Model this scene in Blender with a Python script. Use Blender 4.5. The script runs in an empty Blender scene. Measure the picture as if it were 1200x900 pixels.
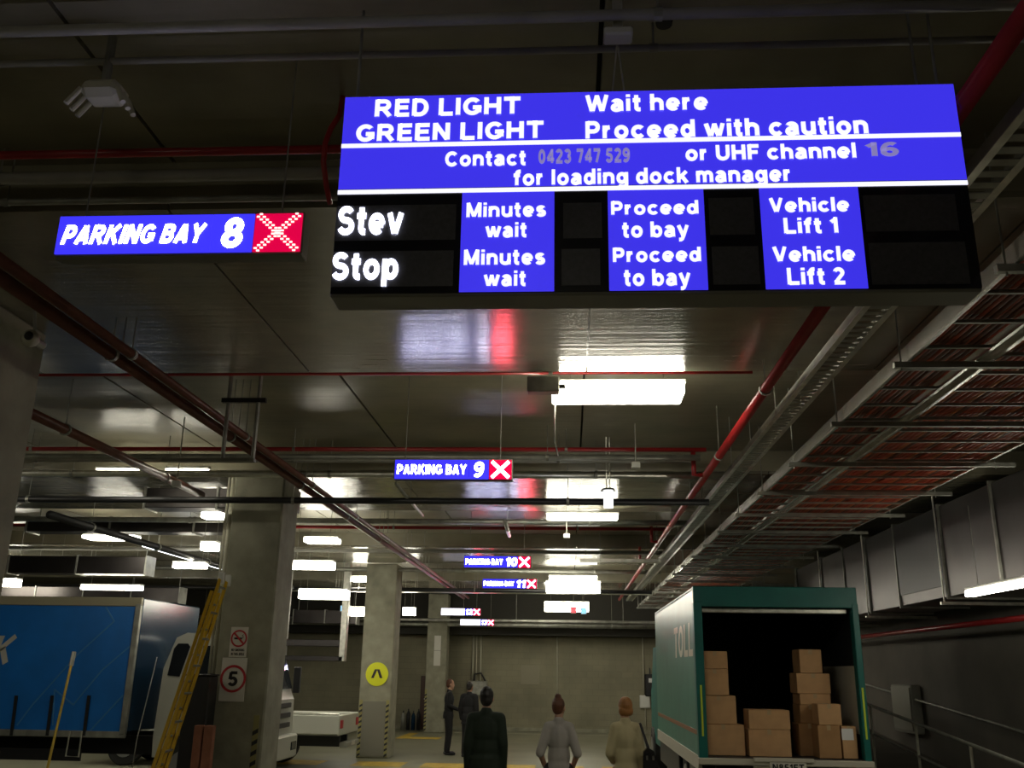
import bpy, bmesh, math, random
from mathutils import Vector, Matrix
random.seed(7)
C = bpy.context.scene
COL = C.collection
PI = math.pi

# ------------------------------------------------------------------ camera
FPX, PITCH, YAW, ROLL, CAMZ = 1090.6, 0.29827, -0.063757, 0.015775, 2.0
_f = Vector((math.sin(YAW)*math.cos(PITCH), math.cos(YAW)*math.cos(PITCH), math.sin(PITCH)))
_r = Vector((math.cos(YAW), -math.sin(YAW), 0)); _u = _r.cross(_f)
CR = math.cos(ROLL)*_r + math.sin(ROLL)*_u
CU = -math.sin(ROLL)*_r + math.cos(ROLL)*_u
CF = _f
cam_data = bpy.data.cameras.new('camera'); cam = bpy.data.objects.new('camera', cam_data); COL.objects.link(cam)
cam_data.sensor_width = 36; cam_data.lens = FPX/1200*36; cam_data.clip_start = 0.05; cam_data.clip_end = 200
cam.matrix_world = Matrix((( CR.x, CU.x, -CF.x, 0), (CR.y, CU.y, -CF.y, 0), (CR.z, CU.z, -CF.z, CAMZ), (0, 0, 0, 1)))
C.camera = cam
# ------------------------------------------------------------------ world, exposure, light levels
w = bpy.data.worlds.new('world'); C.world = w; w.use_nodes = True
w.node_tree.nodes['Background'].inputs[0].default_value = (.55, .56, .5, 1)
w.node_tree.nodes['Background'].inputs[1].default_value = 0.012
C.view_settings.view_transform = 'Standard'; C.view_settings.look = 'None'
C.view_settings.gamma = 1; C.view_settings.use_curve_mapping = False
C.view_settings.exposure = 0.0
LAMP = 25.0        # strength of the fluorescent diffusers

def at(x, y, Y):
    """the point of the plane at depth Y that a pixel of the 1200x900 photograph looks at (used for measuring)"""
    v = CF + (x-600)/FPX*CR - (y-450)/FPX*CU
    t = Y/v.y
    return Vector((v.x*t, Y, CAMZ+v.z*t))
def atz(x, y, z):
    v = CF + (x-600)/FPX*CR - (y-450)/FPX*CU
    t = (z-CAMZ)/v.z
    return Vector((v.x*t, v.y*t, z))

# ------------------------------------------------------------------ materials
def mat(name, col, rough=.6, metal=0, emit=None, estr=0, noise=0, nscale=4, bump=0, bscale=(20,20,20), spec=.5, col2=None):
    m = bpy.data.materials.new(name); m.use_nodes = True
    nt = m.node_tree; p = nt.nodes['Principled BSDF']
    p.inputs['Base Color'].default_value = (*col, 1); p.inputs['Roughness'].default_value = rough
    p.inputs['Metallic'].default_value = metal; p.inputs['Specular IOR Level'].default_value = spec
    if emit:
        p.inputs['Emission Color'].default_value = (*emit, 1); p.inputs['Emission Strength'].default_value = estr
    if noise or bump:
        tc = nt.nodes.new('ShaderNodeTexCoord')
    if noise:
        n = nt.nodes.new('ShaderNodeTexNoise'); n.inputs['Scale'].default_value = nscale; n.inputs['Detail'].default_value = 6
        nt.links.new(tc.outputs['Object'], n.inputs['Vector'])
        r = nt.nodes.new('ShaderNodeMapRange'); r.inputs[1].default_value = .3; r.inputs[2].default_value = .7
        nt.links.new(n.outputs['Fac'], r.inputs[0])
        mx = nt.nodes.new('ShaderNodeMix'); mx.data_type = 'RGBA'
        a = tuple(c*(1-noise) for c in col); b = col2 or tuple(min(1, c*(1+noise)) for c in col)
        mx.inputs[6].default_value = (*a, 1); mx.inputs[7].default_value = (*b, 1)
        nt.links.new(r.outputs[0], mx.inputs[0]); nt.links.new(mx.outputs[2], p.inputs['Base Color'])
    if bump:
        mp = nt.nodes.new('ShaderNodeMapping'); mp.inputs['Scale'].default_value = bscale
        nt.links.new(tc.outputs['Object'], mp.inputs[0])
        n2 = nt.nodes.new('ShaderNodeTexNoise'); n2.inputs['Scale'].default_value = 1; n2.inputs['Detail'].default_value = 4
        nt.links.new(mp.outputs[0], n2.inputs['Vector'])
        bp = nt.nodes.new('ShaderNodeBump'); bp.inputs['Strength'].default_value = bump; bp.inputs['Distance'].default_value = .02
        nt.links.new(n2.outputs['Fac'], bp.inputs['Height']); nt.links.new(bp.outputs[0], p.inputs['Normal'])
    return m
M = {}
M['soffit'] = mat('soffit_concrete', (.26,.24,.175), .21, noise=.3, nscale=1.3, bump=.28, bscale=(.5,14,3), spec=1.0)
M['soffit'].node_tree.nodes['Principled BSDF'].inputs['IOR'].default_value = 1.9
M['slab'] = mat('slab_concrete', (.27,.25,.175), .3, noise=.35, nscale=1.1, bump=.3, bscale=(.6,9,3), spec=.7)
M['concrete'] = mat('column_concrete', (.27,.26,.19), .7, noise=.25, nscale=3, bump=.25, bscale=(12,12,12))
M['wallconc'] = mat('wall_concrete', (.25,.23,.155), .8, noise=.18, nscale=.8)
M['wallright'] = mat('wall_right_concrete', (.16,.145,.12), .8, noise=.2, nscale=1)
M['floor'] = mat('floor_concrete', (.21,.205,.14), .38, noise=.15, nscale=.9, bump=.08, bscale=(3,3,3))
M['gap'] = mat('joint_dark', (.03,.028,.022), .9)
M['galv'] = mat('galvanised_steel', (.66,.65,.58), .36, .85, noise=.2, nscale=9)
M['shiny'] = mat('highlight_zinc', (.85,.84,.78), .27, .8, noise=.1, nscale=9)  # zinc lightened to carry the lamp highlight on tray and ladder edges
M['galvdull'] = mat('dull_galvanised', (.34,.34,.30), .5, .6, noise=.25, nscale=6)
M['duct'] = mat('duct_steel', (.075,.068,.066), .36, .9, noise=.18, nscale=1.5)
M['conduit'] = mat('grey_conduit', (.36,.35,.31), .5, noise=.15)
M['cream'] = mat('cream_conduit', (.55,.53,.42), .5)
M['black'] = mat('black_paint', (.015,.015,.017), .45)
M['blackgloss'] = mat('black_acrylic', (.008,.008,.012), .12)
M['module'] = mat('dark_display_module', (.06,.058,.062), .35, noise=.2, nscale=60)
M['red'] = mat('red_pipe', (.36,.02,.022), .28, noise=.15, nscale=5)
M['redbrown'] = mat('redbrown_pipe', (.17,.06,.04), .35, noise=.2, nscale=6)
M['cablered'] = mat('red_cable', (.50,.075,.03), .45)
M['cableorange'] = mat('orange_cable', (.60,.17,.05), .45)
M['cablebrown'] = mat('brown_cable', (.20,.06,.035), .45)
M['white'] = mat('white_plastic', (.7,.7,.66), .4)
M['lampw'] = mat('lamp_diffuser', (.9,.9,.9), .5, emit=(1,.95,.78), estr=LAMP)
M['lampdim'] = mat('lamp_diffuser_cooler', (.9,.9,.9), .5, emit=(.9,.93,1), estr=5)
M['signblue'] = mat('backlit_blue', (.02,.02,.3), .3, emit=(.045,.032,.80), estr=1.0)
M['bayblue'] = mat('bay_backlit_blue', (.02,.02,.3), .3, emit=(.045,.035,1.0), estr=1.1)
M['baypale'] = mat('bay_backlit_pale', (.6,.6,.7), .3, emit=(.85,.82,1.0), estr=2.2)
M['letter'] = mat('backlit_white', (.8,.8,.8), .3, emit=(.86,.86,1), estr=1.15)
M['baylet'] = mat('bay_backlit_white', (.8,.8,.8), .3, emit=(.80,.80,1), estr=16)
M['letgrey'] = mat('grey_vinyl', (.2,.2,.2), .4, emit=(.22,.19,.46), estr=1.0)
M['led'] = mat('white_led', (.9,.9,.9), .3, emit=(.75,.78,1), estr=6)
M['ledred'] = mat('red_panel', (.3,0,.02), .3, emit=(.62,.0,.05), estr=1.2)
M['ledx'] = mat('red_white_led', (.9,.5,.5), .3, emit=(1,.10,.14), estr=42)
M['ledx2'] = mat('near_cross_led', (.9,.5,.5), .3, emit=(1,.42,.38), estr=3)
M['cabinet'] = mat('sign_cabinet', (.20,.19,.15), .5, .2)
M['bluecurtain'] = mat('blue_curtain', (.008,.17,.60), .42, noise=.12, nscale=2, bump=.15, bscale=(3,3,.4))
M['blueline'] = mat('pale_blue_line', (.06,.24,.55), .5)
M['creamrail'] = mat('cream_rail', (.40,.36,.24), .5)
M['darkblue'] = mat('dark_blue_paint', (.006,.028,.065), .16, spec=.3)
M['cabwhite'] = mat('cab_white', (.48,.48,.42), .35)
M['glass'] = mat('dark_glass', (.015,.018,.022), .06)
M['chrome'] = mat('chrome', (.7,.7,.7), .12, 1)
M['rubber'] = mat('rubber', (.015,.015,.015), .7)
M['teal'] = mat('teal_paint', (.005,.125,.11), .4, noise=.1)
M['tealside'] = mat('teal_side_vinyl', (.07,.23,.18), .35, noise=.12, nscale=2)
M['orangestripe'] = mat('dull_orange', (.25,.10,.04), .5)
M['bodycream'] = mat('body_cream', (.5,.48,.40), .45)
M['interior'] = mat('dark_interior', (.02,.02,.022), .5)
M['card'] = mat('cardboard', (.52,.31,.15), .8, noise=.12, nscale=5)
M['card2'] = mat('cardboard_darker', (.36,.20,.085), .8, noise=.12, nscale=5)
M['tape'] = mat('parcel_tape', (.42,.30,.16), .35)
M['paper'] = mat('paper', (.75,.75,.75), .6)
M['lime'] = mat('reflective_lime', (.55,.65,.04), .4, emit=(.5,.6,.03), estr=.0)
M['yellow'] = mat('yellow_paint', (.55,.38,.05), .55, noise=.25, nscale=6)
M['ladder'] = mat('yellow_fibreglass', (.62,.38,.02), .35)
M['guard'] = mat('faded_yellow', (.30,.27,.10), .6)
M['signyellow'] = mat('yellow_sign', (.72,.75,.01), .4)
M['signwhite'] = mat('white_sign', (.60,.58,.52), .45)
M['signred'] = mat('sign_red', (.45,.02,.03), .5)
M['brickred'] = mat('pinkish_timber', (.30,.12,.07), .7, noise=.2, nscale=9)
M['tyrehub'] = mat('wheel_rim', (.3,.3,.3), .4, .6)
M['skin'] = mat('skin', (.42,.24,.16), .55)
M['skindark'] = mat('skin_darker', (.34,.18,.12), .55)  # darker even skin tone
M['hairblack'] = mat('black_hair', (.012,.009,.008), .5, bump=.4, bscale=(90,90,20))
M['hairbrown'] = mat('brown_hair', (.10,.035,.016), .5, bump=.4, bscale=(90,90,20))
M['hairauburn'] = mat('auburn_hair', (.30,.13,.035), .5, bump=.4, bscale=(90,90,20))
M['jacket'] = mat('dark_green_jacket', (.010,.020,.011), .8, bump=.2, bscale=(8,8,3))
M['suit'] = mat('black_suit', (.006,.006,.008), .8, bump=.2, bscale=(8,8,3))
M['trousers'] = mat('black_trousers', (.007,.006,.008), .8)
M['tee'] = mat('grey_tshirt', (.34,.32,.30), .85, bump=.4, bscale=(9,9,3))
M['cardigan'] = mat('cream_cardigan', (.42,.37,.22), .85, bump=.4, bscale=(9,9,3))
M['skirt'] = mat('cream_skirt', (.42,.38,.22), .85)
M['leather'] = mat('black_leather', (.01,.01,.012), .25)
M['eye'] = mat('eye', (.6,.6,.6), .2)
def block_wall():
    m = M['wallconc']; nt = m.node_tree; p = nt.nodes['Principled BSDF']
    tc = nt.nodes.new('ShaderNodeTexCoord'); mp = nt.nodes.new('ShaderNodeMapping'); mp.inputs['Rotation'].default_value = (PI/2,0,0)
    b = nt.nodes.new('ShaderNodeTexBrick'); b.inputs['Scale'].default_value = 1; b.inputs['Brick Width'].default_value = .4
    b.inputs['Row Height'].default_value = .2; b.inputs['Mortar Size'].default_value = .008
    b.inputs['Color1'].default_value = (1,1,1,1); b.inputs['Color2'].default_value = (.9,.9,.9,1); b.inputs['Mortar'].default_value = (.8,.8,.8,1)
    nt.links.new(tc.outputs['Object'], mp.inputs[0]); nt.links.new(mp.outputs[0], b.inputs['Vector'])
    src = p.inputs['Base Color'].links[0].from_socket
    mx = nt.nodes.new('ShaderNodeMix'); mx.data_type = 'RGBA'; mx.blend_type = 'MULTIPLY'; mx.inputs[0].default_value = .8
    nt.links.new(src, mx.inputs[6]); nt.links.new(b.outputs['Color'], mx.inputs[7]); nt.links.new(mx.outputs[2], p.inputs['Base Color'])
block_wall()

# ------------------------------------------------------------------ mesh helpers
class MB:
    def __init__(s): s.v = []; s.f = []
    def box(s, x0, x1, y0, y1, z0, z1):
        n = len(s.v)
        s.v += [(x0,y0,z0),(x1,y0,z0),(x1,y1,z0),(x0,y1,z0),(x0,y0,z1),(x1,y0,z1),(x1,y1,z1),(x0,y1,z1)]
        s.f += [tuple(n+i for i in q) for q in ((0,3,2,1),(4,5,6,7),(0,1,5,4),(1,2,6,5),(2,3,7,6),(3,0,4,7))]
        return s
    def bbox(s, x0, x1, y0, y1, z0, z1, b=.01):
        """box with chamfered edges"""
        bm = bmesh.new(); bmesh.ops.create_cube(bm, size=1)
        for v in bm.verts: v.co = Vector(((x0+x1)/2+v.co.x*(x1-x0), (y0+y1)/2+v.co.y*(y1-y0), (z0+z1)/2+v.co.z*(z1-z0)))
        bmesh.ops.bevel(bm, geom=bm.edges[:], offset=b, segments=1, affect='EDGES')
        n = len(s.v); bm.verts.index_update(); s.v += [tuple(v.co) for v in bm.verts]; s.f += [tuple(n+v.index for v in f.verts) for f in bm.faces]; bm.free()
        return s
    def prism(s, pts, a, b, axis='y'):
        """outline pts extruded from a to b along an axis; pts are (x,z) for y, (y,z) for x, (x,y) for z"""
        n = len(s.v); k = len(pts)
        mk = {'y': lambda p,t:(p[0],t,p[1]), 'x': lambda p,t:(t,p[0],p[1]), 'z': lambda p,t:(p[0],p[1],t)}[axis]
        s.v += [mk(p,a) for p in pts]+[mk(p,b) for p in pts]
        s.f += [tuple(range(n, n+k)), tuple(range(n+2*k-1, n+k-1, -1))]
        s.f += [(n+i, n+k+i, n+k+(i+1)%k, n+(i+1)%k) for i in range(k)]
        return s
    def tube(s, path, r, n=8, cap=True):
        path = [Vector(p) for p in path]; rs = r if isinstance(r, (list,tuple)) else [r]*len(path)
        base = len(s.v); up = None
        for i, p in enumerate(path):
            t = (path[min(i+1,len(path)-1)]-path[max(i-1,0)]).normalized()
            if up is None: up = Vector((0,0,1)) if abs(t.z) < .9 else Vector((1,0,0))
            a = t.cross(up).normalized(); b = t.cross(a).normalized(); up = -b if b.dot(up) < 0 else b
            for k in range(n):
                an = 2*PI*(k+.5)/n
                s.v.append(tuple(p + rs[i]*(math.cos(an)*a + math.sin(an)*b*(1 if True else 1))))
        for i in range(len(path)-1):
            for k in range(n):
                s.f.append((base+i*n+k, base+i*n+(k+1)%n, base+(i+1)*n+(k+1)%n, base+(i+1)*n+k))
        if cap:
            s.f.append(tuple(base+k for k in range(n))[::-1]); e = base+(len(path)-1)*n; s.f.append(tuple(e+k for k in range(n)))
        return s
    def beam(s, p0, p1, wv, hv):
        """rectangular bar from p0 to p1 with half-width vectors"""
        p0, p1, wv, hv = map(Vector, (p0,p1,wv,hv)); n = len(s.v)
        for p in (p0,p1):
            for a,b in ((-1,-1),(1,-1),(1,1),(-1,1)): s.v.append(tuple(p+a*wv+b*hv))
        s.f += [tuple(n+i for i in q) for q in ((0,3,2,1),(4,5,6,7),(0,1,5,4),(1,2,6,5),(2,3,7,6),(3,0,4,7))]
        return s
    def ell(s, c, r, nu=12, nv=8):
        n = len(s.v); c = Vector(c)
        s.v.append((c.x,c.y,c.z+r[2]))
        for j in range(1,nv):
            th = PI*j/nv
            for i in range(nu):
                ph = 2*PI*i/nu
                s.v.append((c.x+r[0]*math.sin(th)*math.cos(ph), c.y+r[1]*math.sin(th)*math.sin(ph), c.z+r[2]*math.cos(th)))
        s.v.append((c.x,c.y,c.z-r[2])); e = len(s.v)-1
        for i in range(nu): s.f.append((n, n+1+i, n+1+(i+1)%nu))
        for j in range(nv-2):
            for i in range(nu):
                a = n+1+j*nu; s.f.append((a+i, a+nu+i, a+nu+(i+1)%nu, a+(i+1)%nu))
        a = n+1+(nv-2)*nu
        for i in range(nu): s.f.append((a+i, e, a+(i+1)%nu))
        return s
    def ring(s, c, r0, r1, y0, y1, n=32):
        """annulus facing -y"""
        b = len(s.v)
        for k in range(n):
            a = 2*PI*k/n; cs, sn = math.cos(a), math.sin(a)
            for r, y in ((r0,y0),(r1,y0),(r1,y1),(r0,y1)): s.v.append((c[0]+r*cs, y, c[1]+r*sn))
        for k in range(n):
            for j in range(4):
                s.f.append((b+k*4+j, b+k*4+(j+1)%4, b+((k+1)%n)*4+(j+1)%4, b+((k+1)%n)*4+j))
        return s
    def disc(s, c, r, y0, y1, n=32):
        return s.prism([(c[0]+r*math.cos(2*PI*k/n), c[1]+r*math.sin(2*PI*k/n)) for k in range(n)], y0, y1)
    def mesh(s, name, m, off=Vector((0,0,0)), smooth=False):
        me = bpy.data.meshes.new(name); me.from_pydata([tuple(Vector(v)-off) for v in s.v], [], s.f)
        me.materials.append(m); bm = bmesh.new(); bm.from_mesh(me); bmesh.ops.recalc_face_normals(bm, faces=bm.faces[:]); bm.to_mesh(me); bm.free()
        if smooth:
            for p in me.polygons: p.use_smooth = True
        return me
def root(o):
    while o.parent: o = o.parent
    return o
def thing(name, label, cat, loc=(0,0,0), group=None):
    o = bpy.data.objects.new(name, None); COL.objects.link(o); o.location = loc; o.empty_display_size = .1
    o['label'] = label; o['category'] = cat
    if group: o['group'] = group
    return o
def tag(o, label, cat, group=None):
    o['label'] = label; o['category'] = cat
    if group: o['group'] = group
    return o
def obj(name, mb, m, parent=None, smooth=False, label=None, pivot=None):
    """parts are written in world coordinates; the offset of their thing is taken off"""
    off = root(parent).location.copy() if parent else Vector(pivot or (0,0,0))
    me = mb.mesh(name, m, off, smooth) if isinstance(mb, MB) else mb
    o = bpy.data.objects.new(name, me); COL.objects.link(o)
    if parent: o.parent = parent
    elif pivot: o.location = pivot
    if label: o['label'] = label
    return o
def struct(name, mb, m, parent=None, smooth=False):
    o = obj(name, mb, m, parent, smooth)
    if not parent: o['kind'] = 'structure'
    return o
def dup(r, loc, label=None, group=None, rotz=None):
    def cp(o, par):
        c = o.copy(); COL.objects.link(c); c.parent = par
        for ch in list(o.children): cp(ch, c)
        return c
    n = cp(r, None); n.location = loc
    if rotz is not None: n.rotation_euler.z = rotz
    if label: n['label'] = label
    if group: n['group'] = group
    return n
# bold grotesque letters drawn from strokes (cap height 100)
def E_(cx, cy, rx, ry, a0, a1):
    n = max(4, int(abs(a1-a0)/15))
    return [(cx+rx*math.cos(math.radians(a0+(a1-a0)*i/n)), cy+ry*math.sin(math.radians(a0+(a1-a0)*i/n))) for i in range(n+1)]
def O_(cx, cy, rx, ry): return ('o', E_(cx, cy, rx, ry, 0, 360)[:-1])
GL = {
 'A': (78, [[(9,0),(36,97)],[(69,0),(42,97)],[(20,27),(58,27)]]),
 'B': (72, [[(10,0),(10,100)], [(10,91),(38,91)]+E_(40,72,18,19,80,-80)+[(38,53),(10,53)], [(10,53),(42,53)]+E_(43,31,19,21.5,80,-80)+[(42,9.5),(10,9.5)]]),
 'C': (78, [E_(42,50,32,40.5,42,318)]),
 'D': (74, [[(10,0),(10,100)], [(10,91),(32,91)]+E_(34,50,30,41,85,-85)+[(32,9),(10,9)]]),
 'E': (66, [[(10,0),(10,100)], [(10,91),(64,91)], [(10,52),(60,52)], [(10,9),(66,9)]]),
 'F': (62, [[(10,0),(10,100)], [(10,91),(62,91)], [(10,50),(55,50)]]),
 'G': (82, [E_(42,50,32,40.5,40,325), [(72,12),(72,46)], [(44,44),(82,44)]]),
 'H': (76, [[(10,0),(10,100)], [(66,0),(66,100)], [(10,52),(66,52)]]),
 'I': (20, [[(10,0),(10,100)]]),
 'K': (78, [[(10,0),(10,100)], [(66,100),(12,38)], [(32,56),(70,0)]]),
 'L': (64, [[(10,0),(10,100)], [(10,9),(64,9)]]),
 'M': (92, [[(10,0),(10,100)], [(82,0),(82,100)], [(12,97),(46,6)], [(80,97),(46,6)]]),
 'N': (76, [[(10,0),(10,100)], [(66,0),(66,100)], [(12,96),(64,4)]]),
 'O': (84, [O_(42,50,32,40.5)]),
 'P': (70, [[(10,0),(10,100)], [(10,91),(38,91)]+E_(40,67,20,24,80,-80)+[(38,43),(10,43)]]),
 'R': (78, [[(10,0),(10,100)], [(10,91),(40,91)]+E_(42,69,20,22,80,-80)+[(40,47),(10,47)], [(38,47),(70,0)]]),
 'S': (72, [E_(36,71,24,20,25,270)+E_(36,30,26,21,90,-158)]),
 'T': (74, [[(37,0),(37,100)], [(0,91),(74,91)]]),
 'U': (76, [[(10,100),(10,40)]+E_(38,38,28,29,180,360)+[(66,40),(66,100)]]),
 'V': (78, [[(9,100),(37,3)],[(69,100),(41,3)]]),
 'W': (112, [[(8,100),(30,3)],[(56,97),(33,3)],[(56,97),(79,3)],[(104,100),(82,3)]]),
 'Y': (78, [[(8,100),(39,46)],[(70,100),(39,46)],[(39,50),(39,0)]]),
 '0': (62, [O_(31,50,21,40.5)]), '1': (42, [[(32,0),(32,100)],[(34,92),(6,70)]]),
 '2': (62, [E_(31,70,21,21,165,-32)+[(12,12)],[(4,9),(62,9)]]),
 '3': (62, [E_(30,71,20,19.5,155,-85),E_(30,30,22,21,85,-155)]),
 '4': (64, [[(46,0),(46,100)],[(46,94),(8,32)],[(4,28),(64,28)]]),
 '5': (62, [[(58,91),(16,91)],[(18,94),(13,46)],E_(31,32,22,23,140,-155)]),
 '6': (62, [O_(31,31,21.5,22),E_(36,48,27,43,55,200)]),
 '7': (60, [[(2,91),(60,91)],[(52,88),(26,0)]]),
 '8': (62, [O_(31,71,18,20),O_(31,30,21.5,21)]),
 '9': (62, [O_(31,69,21.5,22),E_(26,52,27,43,-125,20)]),
 'a': (64, [E_(31,46,21,20,155,5)+[(52,30),(53,0)], [(52,41),(32,39)]+E_(28,23,18,15,95,305)+[(52,24)]]),
 'b': (68, [[(10,0),(10,100)],O_(37,37,21.5,28)]), 'c': (64, [E_(35,37,25,28,42,318)]),
 'd': (68, [[(58,0),(58,100)],O_(31,37,21.5,28)]), 'e': (68, [E_(34,37,24.5,28,-3,312),[(12,34),(62,34)]]),
 'f': (42, [[(19,0),(19,78)]+E_(34,78,15,14,175,90)+[(42,92)],[(0,67),(38,67)]]),
 'g': (68, [O_(31,38,21.5,27),[(58,74),(58,0)]+E_(34,-4,24,15,0,-155)]),
 'h': (66, [[(10,0),(10,100)],[(10,44)]+E_(33,44,23,22,175,5)+[(56,40),(56,0)]]),
 'i': (20, [[(10,0),(10,74)],[(10,84),(10,100)]]), 'k': (66, [[(10,0),(10,100)],[(55,74),(12,30)],[(28,46),(58,0)]]),
 'l': (20, [[(10,0),(10,100)]]),
 'm': (98, [[(10,0),(10,74)],[(10,45)]+E_(29.5,45,19.5,21,175,5)+[(49,40),(49,0)],[(49,45)]+E_(68.5,45,19.5,21,175,5)+[(88,40),(88,0)]]),
 'n': (66, [[(10,0),(10,74)],[(10,44)]+E_(33,44,23,22,175,5)+[(56,40),(56,0)]]),
 'o': (68, [O_(34,37,24,28)]), 'p': (68, [[(10,-26),(10,74)],O_(37,37,21.5,28)]),
 'r': (44, [[(10,0),(10,74)],[(10,40)]+E_(34,42,23,23,170,88)]),
 's': (60, [E_(30,51.5,19,14,25,270)+E_(30,23,20.5,14.5,90,-155)]),
 't': (40, [[(18,95),(18,26)]+E_(30,22,12,13,185,275)+[(38,9)],[(0,66),(38,66)]]),
 'u': (66, [[(10,74),(10,32)]+E_(33,30,23,21,180,355),[(56,74),(56,0)]]),
 'v': (66, [[(8,74),(31,3)],[(58,74),(35,3)]]), 'w': (94, [[(7,74),(26,3)],[(47,72),(29,3)],[(47,72),(65,3)],[(87,74),(68,3)]]),
 'y': (66, [[(8,74),(34,6)],[(58,74),(36,8),(28,-12)]+[(20,-18),(8,-18)]]),
}
def text(name, s, x0, x1, z0, z1, y, m, parent, bold=.03, shear=0, depth=.004, plane='y', label=None, weight=10.2):
    """lettering fitted to a rectangle on a plane facing -y: one mesh for each word"""
    words = []; x = 0; cur = []
    for ch in s:
        if ch == ' ':
            words.append(cur); cur = []; x += 34; continue
        wd_, st = GL[ch]
        for k in st:
            closed = isinstance(k, tuple); pts = k[1] if closed else k
            cur.append((closed, [(px+x, py) for px, py in pts]))
        x += wd_+13
    words.append(cur)
    sets = []
    for wds in words:
        V = []; F = []
        for closed, P in wds:
            n = len(P); b0 = len(V)
            for i in range(n):
                p = Vector(P[i]); a = Vector(P[i-1]) if (i > 0 or closed) else None; c = Vector(P[(i+1) % n]) if (i < n-1 or closed) else None
                d1 = (p-a).normalized() if a is not None and (p-a).length > 1e-6 else None; d2 = (c-p).normalized() if c is not None and (c-p).length > 1e-6 else None
                d = ((d1 or d2)+(d2 or d1)).normalized(); nn = Vector((-d.y, d.x)); ref = d1 or d2
                k = weight/max(.5, nn.dot(Vector((-ref.y, ref.x))))
                V += [p+nn*k, p-nn*k]
            for i in range(n if closed else n-1):
                a = b0+2*i; c = b0+2*((i+1) % n); F.append((a, a+1, c+1, c))
        sets.append((V, F))
    V = [v for q in sets for v in q[0]]
    V_ = [(v.x+v.y*shear, v.y) for v in V]
    ax = min(v[0] for v in V_); bx = max(v[0] for v in V_); ay = min(v[1] for v in V_); by = max(v[1] for v in V_)
    out = None
    for V, F in sets:
        mb = MB(); n = len(V)
        for d in (y-depth, y):
            for v in V: mb.v.append((x0+(v.x+v.y*shear-ax)/(bx-ax)*(x1-x0), d, z0+(v.y-ay)/(by-ay)*(z1-z0)))
        for (a, b, c, d) in F: mb.f += [(a,b,c,d), (a,d,d+n,a+n), (b,b+n,c+n,c)]
        off = root(parent).location
        me = bpy.data.meshes.new(name); me.from_pydata([tuple(Vector(v)-off) for v in mb.v], [], mb.f); me.materials.append(m)
        out = bpy.data.objects.new(name, me); COL.objects.link(out); out.parent = parent
        if label: out['label'] = label
    return out

# ================================================================== large structure
ZS, ZB = 4.75, 4.45          # slab underside, band beam soffit
XL, XR, YN, YF = -24.0, 6.4, -6.0, 34.0
struct('floor', MB().box(XL, XR, YN, YF, -.2, 0), M['floor'])
struct('wall_back', MB().box(XL-.3, XR+.3, YF, YF+.3, -.2, 5.4), M['wallconc'])
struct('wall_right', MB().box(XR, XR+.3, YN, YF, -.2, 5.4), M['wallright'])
struct('wall_left', MB().box(XL-.3, XL, YN, YF, -.2, 5.4), M['wallconc'])
struct('wall_front', MB().box(XL-.3, XR+.3, YN-.3, YN, -.2, 5.4), M['wallconc'])
ceiling = struct('ceiling', MB().box(XL, XR, YN, YF, ZS+.05, 5.3), M['gap'])
JX = [XL] + [-2.25+2.4*k for k in range(-9, 4)] + [XR]
BE = [(4.6,7.6), (11.9,14.9), (19.7,22.7), (27.4,30.4)]
bays = [(YN,4.6), (7.6,11.9), (14.9,19.7), (22.7,27.4), (30.4,YF)]
g = .012
for (a,b) in bays:
    for i in range(len(JX)-1):
        struct('slab_panel', MB().box(JX[i]+g, JX[i+1]-g, a, b, ZS, ZS+.05), M['slab'], ceiling)
for k, (a,b) in enumerate(BE):
    t = struct('trim_%d' % (k+1), MB().box(XL, XR, a, b, ZB+.04, ZS+.06), M['slab'])
    for i in range(len(JX)-1):
        struct('soffit_panel', MB().box(JX[i]+g*.6, JX[i+1]-g*.6, a, b, ZB, ZB+.04), M['soffit'], t)
# low bulkhead along the far wall
struct('trim_5', MB().box(XL, XR, 33.0, YF, 3.15, ZS), M['gap'])
struct('baseboard_back', MB().box(XL, XR, YF-.04, YF, 0, .12), M['concrete'])
# ramp and kerb along the right wall
rampm = MB().prism([(10.6,0),(22,.95),(34,.95),(34,0)], 5.0, XR, 'x')
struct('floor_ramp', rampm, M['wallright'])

# columns
def column(x0, x1, y0, y1, label):
    t = thing('concrete_column', label, 'column', ((x0+x1)/2, (y0+y1)/2, 0))
    obj('shaft', MB().bbox(x0, x1, y0, y1, 0, ZB, .02), M['concrete'], t)
    return t
def guards(t, xs, y, z0, z1):
    for x in xs:
        gd = obj('corner_guard', MB().box(x-.035, x+.035, y-.012, y, z0, z1), M['guard'], t, label='faded yellow corner strip with black hazard stripes')
        n = int((z1-z0)/.12); mb = MB()
        for k in range(n):
            z = z0+k*.12
            mb.prism([(x-.035,z),(x+.035,z+.04),(x+.035,z+.09),(x-.035,z+.05)], y-.015, y-.012)
        obj('hazard_stripe', mb, M['black'], gd)
cn = column(-5.15, -4.06, 5.9, 6.6, 'dark concrete column nearest the camera at the left edge with camera bracket')
c1 = column(-4.45, -3.77, 12.0, 12.7, 'square concrete column carrying the speed limit 5 sign behind the yellow ladder')
guards(c1, [-3.86], 12.0, .1, 1.42)
c2 = column(-4.96, -4.2, 22.9, 23.65, 'square concrete column carrying the round yellow pedestrian sign')
guards(c2, [-4.90, -4.27], 22.9, .03, 1.28)
c3 = column(-4.80, -4.12, 32.3, 32.95, 'farthest concrete column with a narrow white panel, beside two standing men')
guards(c3, [-4.76], 32.3, .05, 1.35)
obj('protection_sheet', MB().box(-4.86, -4.31, 22.885, 22.9, .04, 1.25), M['cabinet'], c2, label='dull brown protective sheet')

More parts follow.
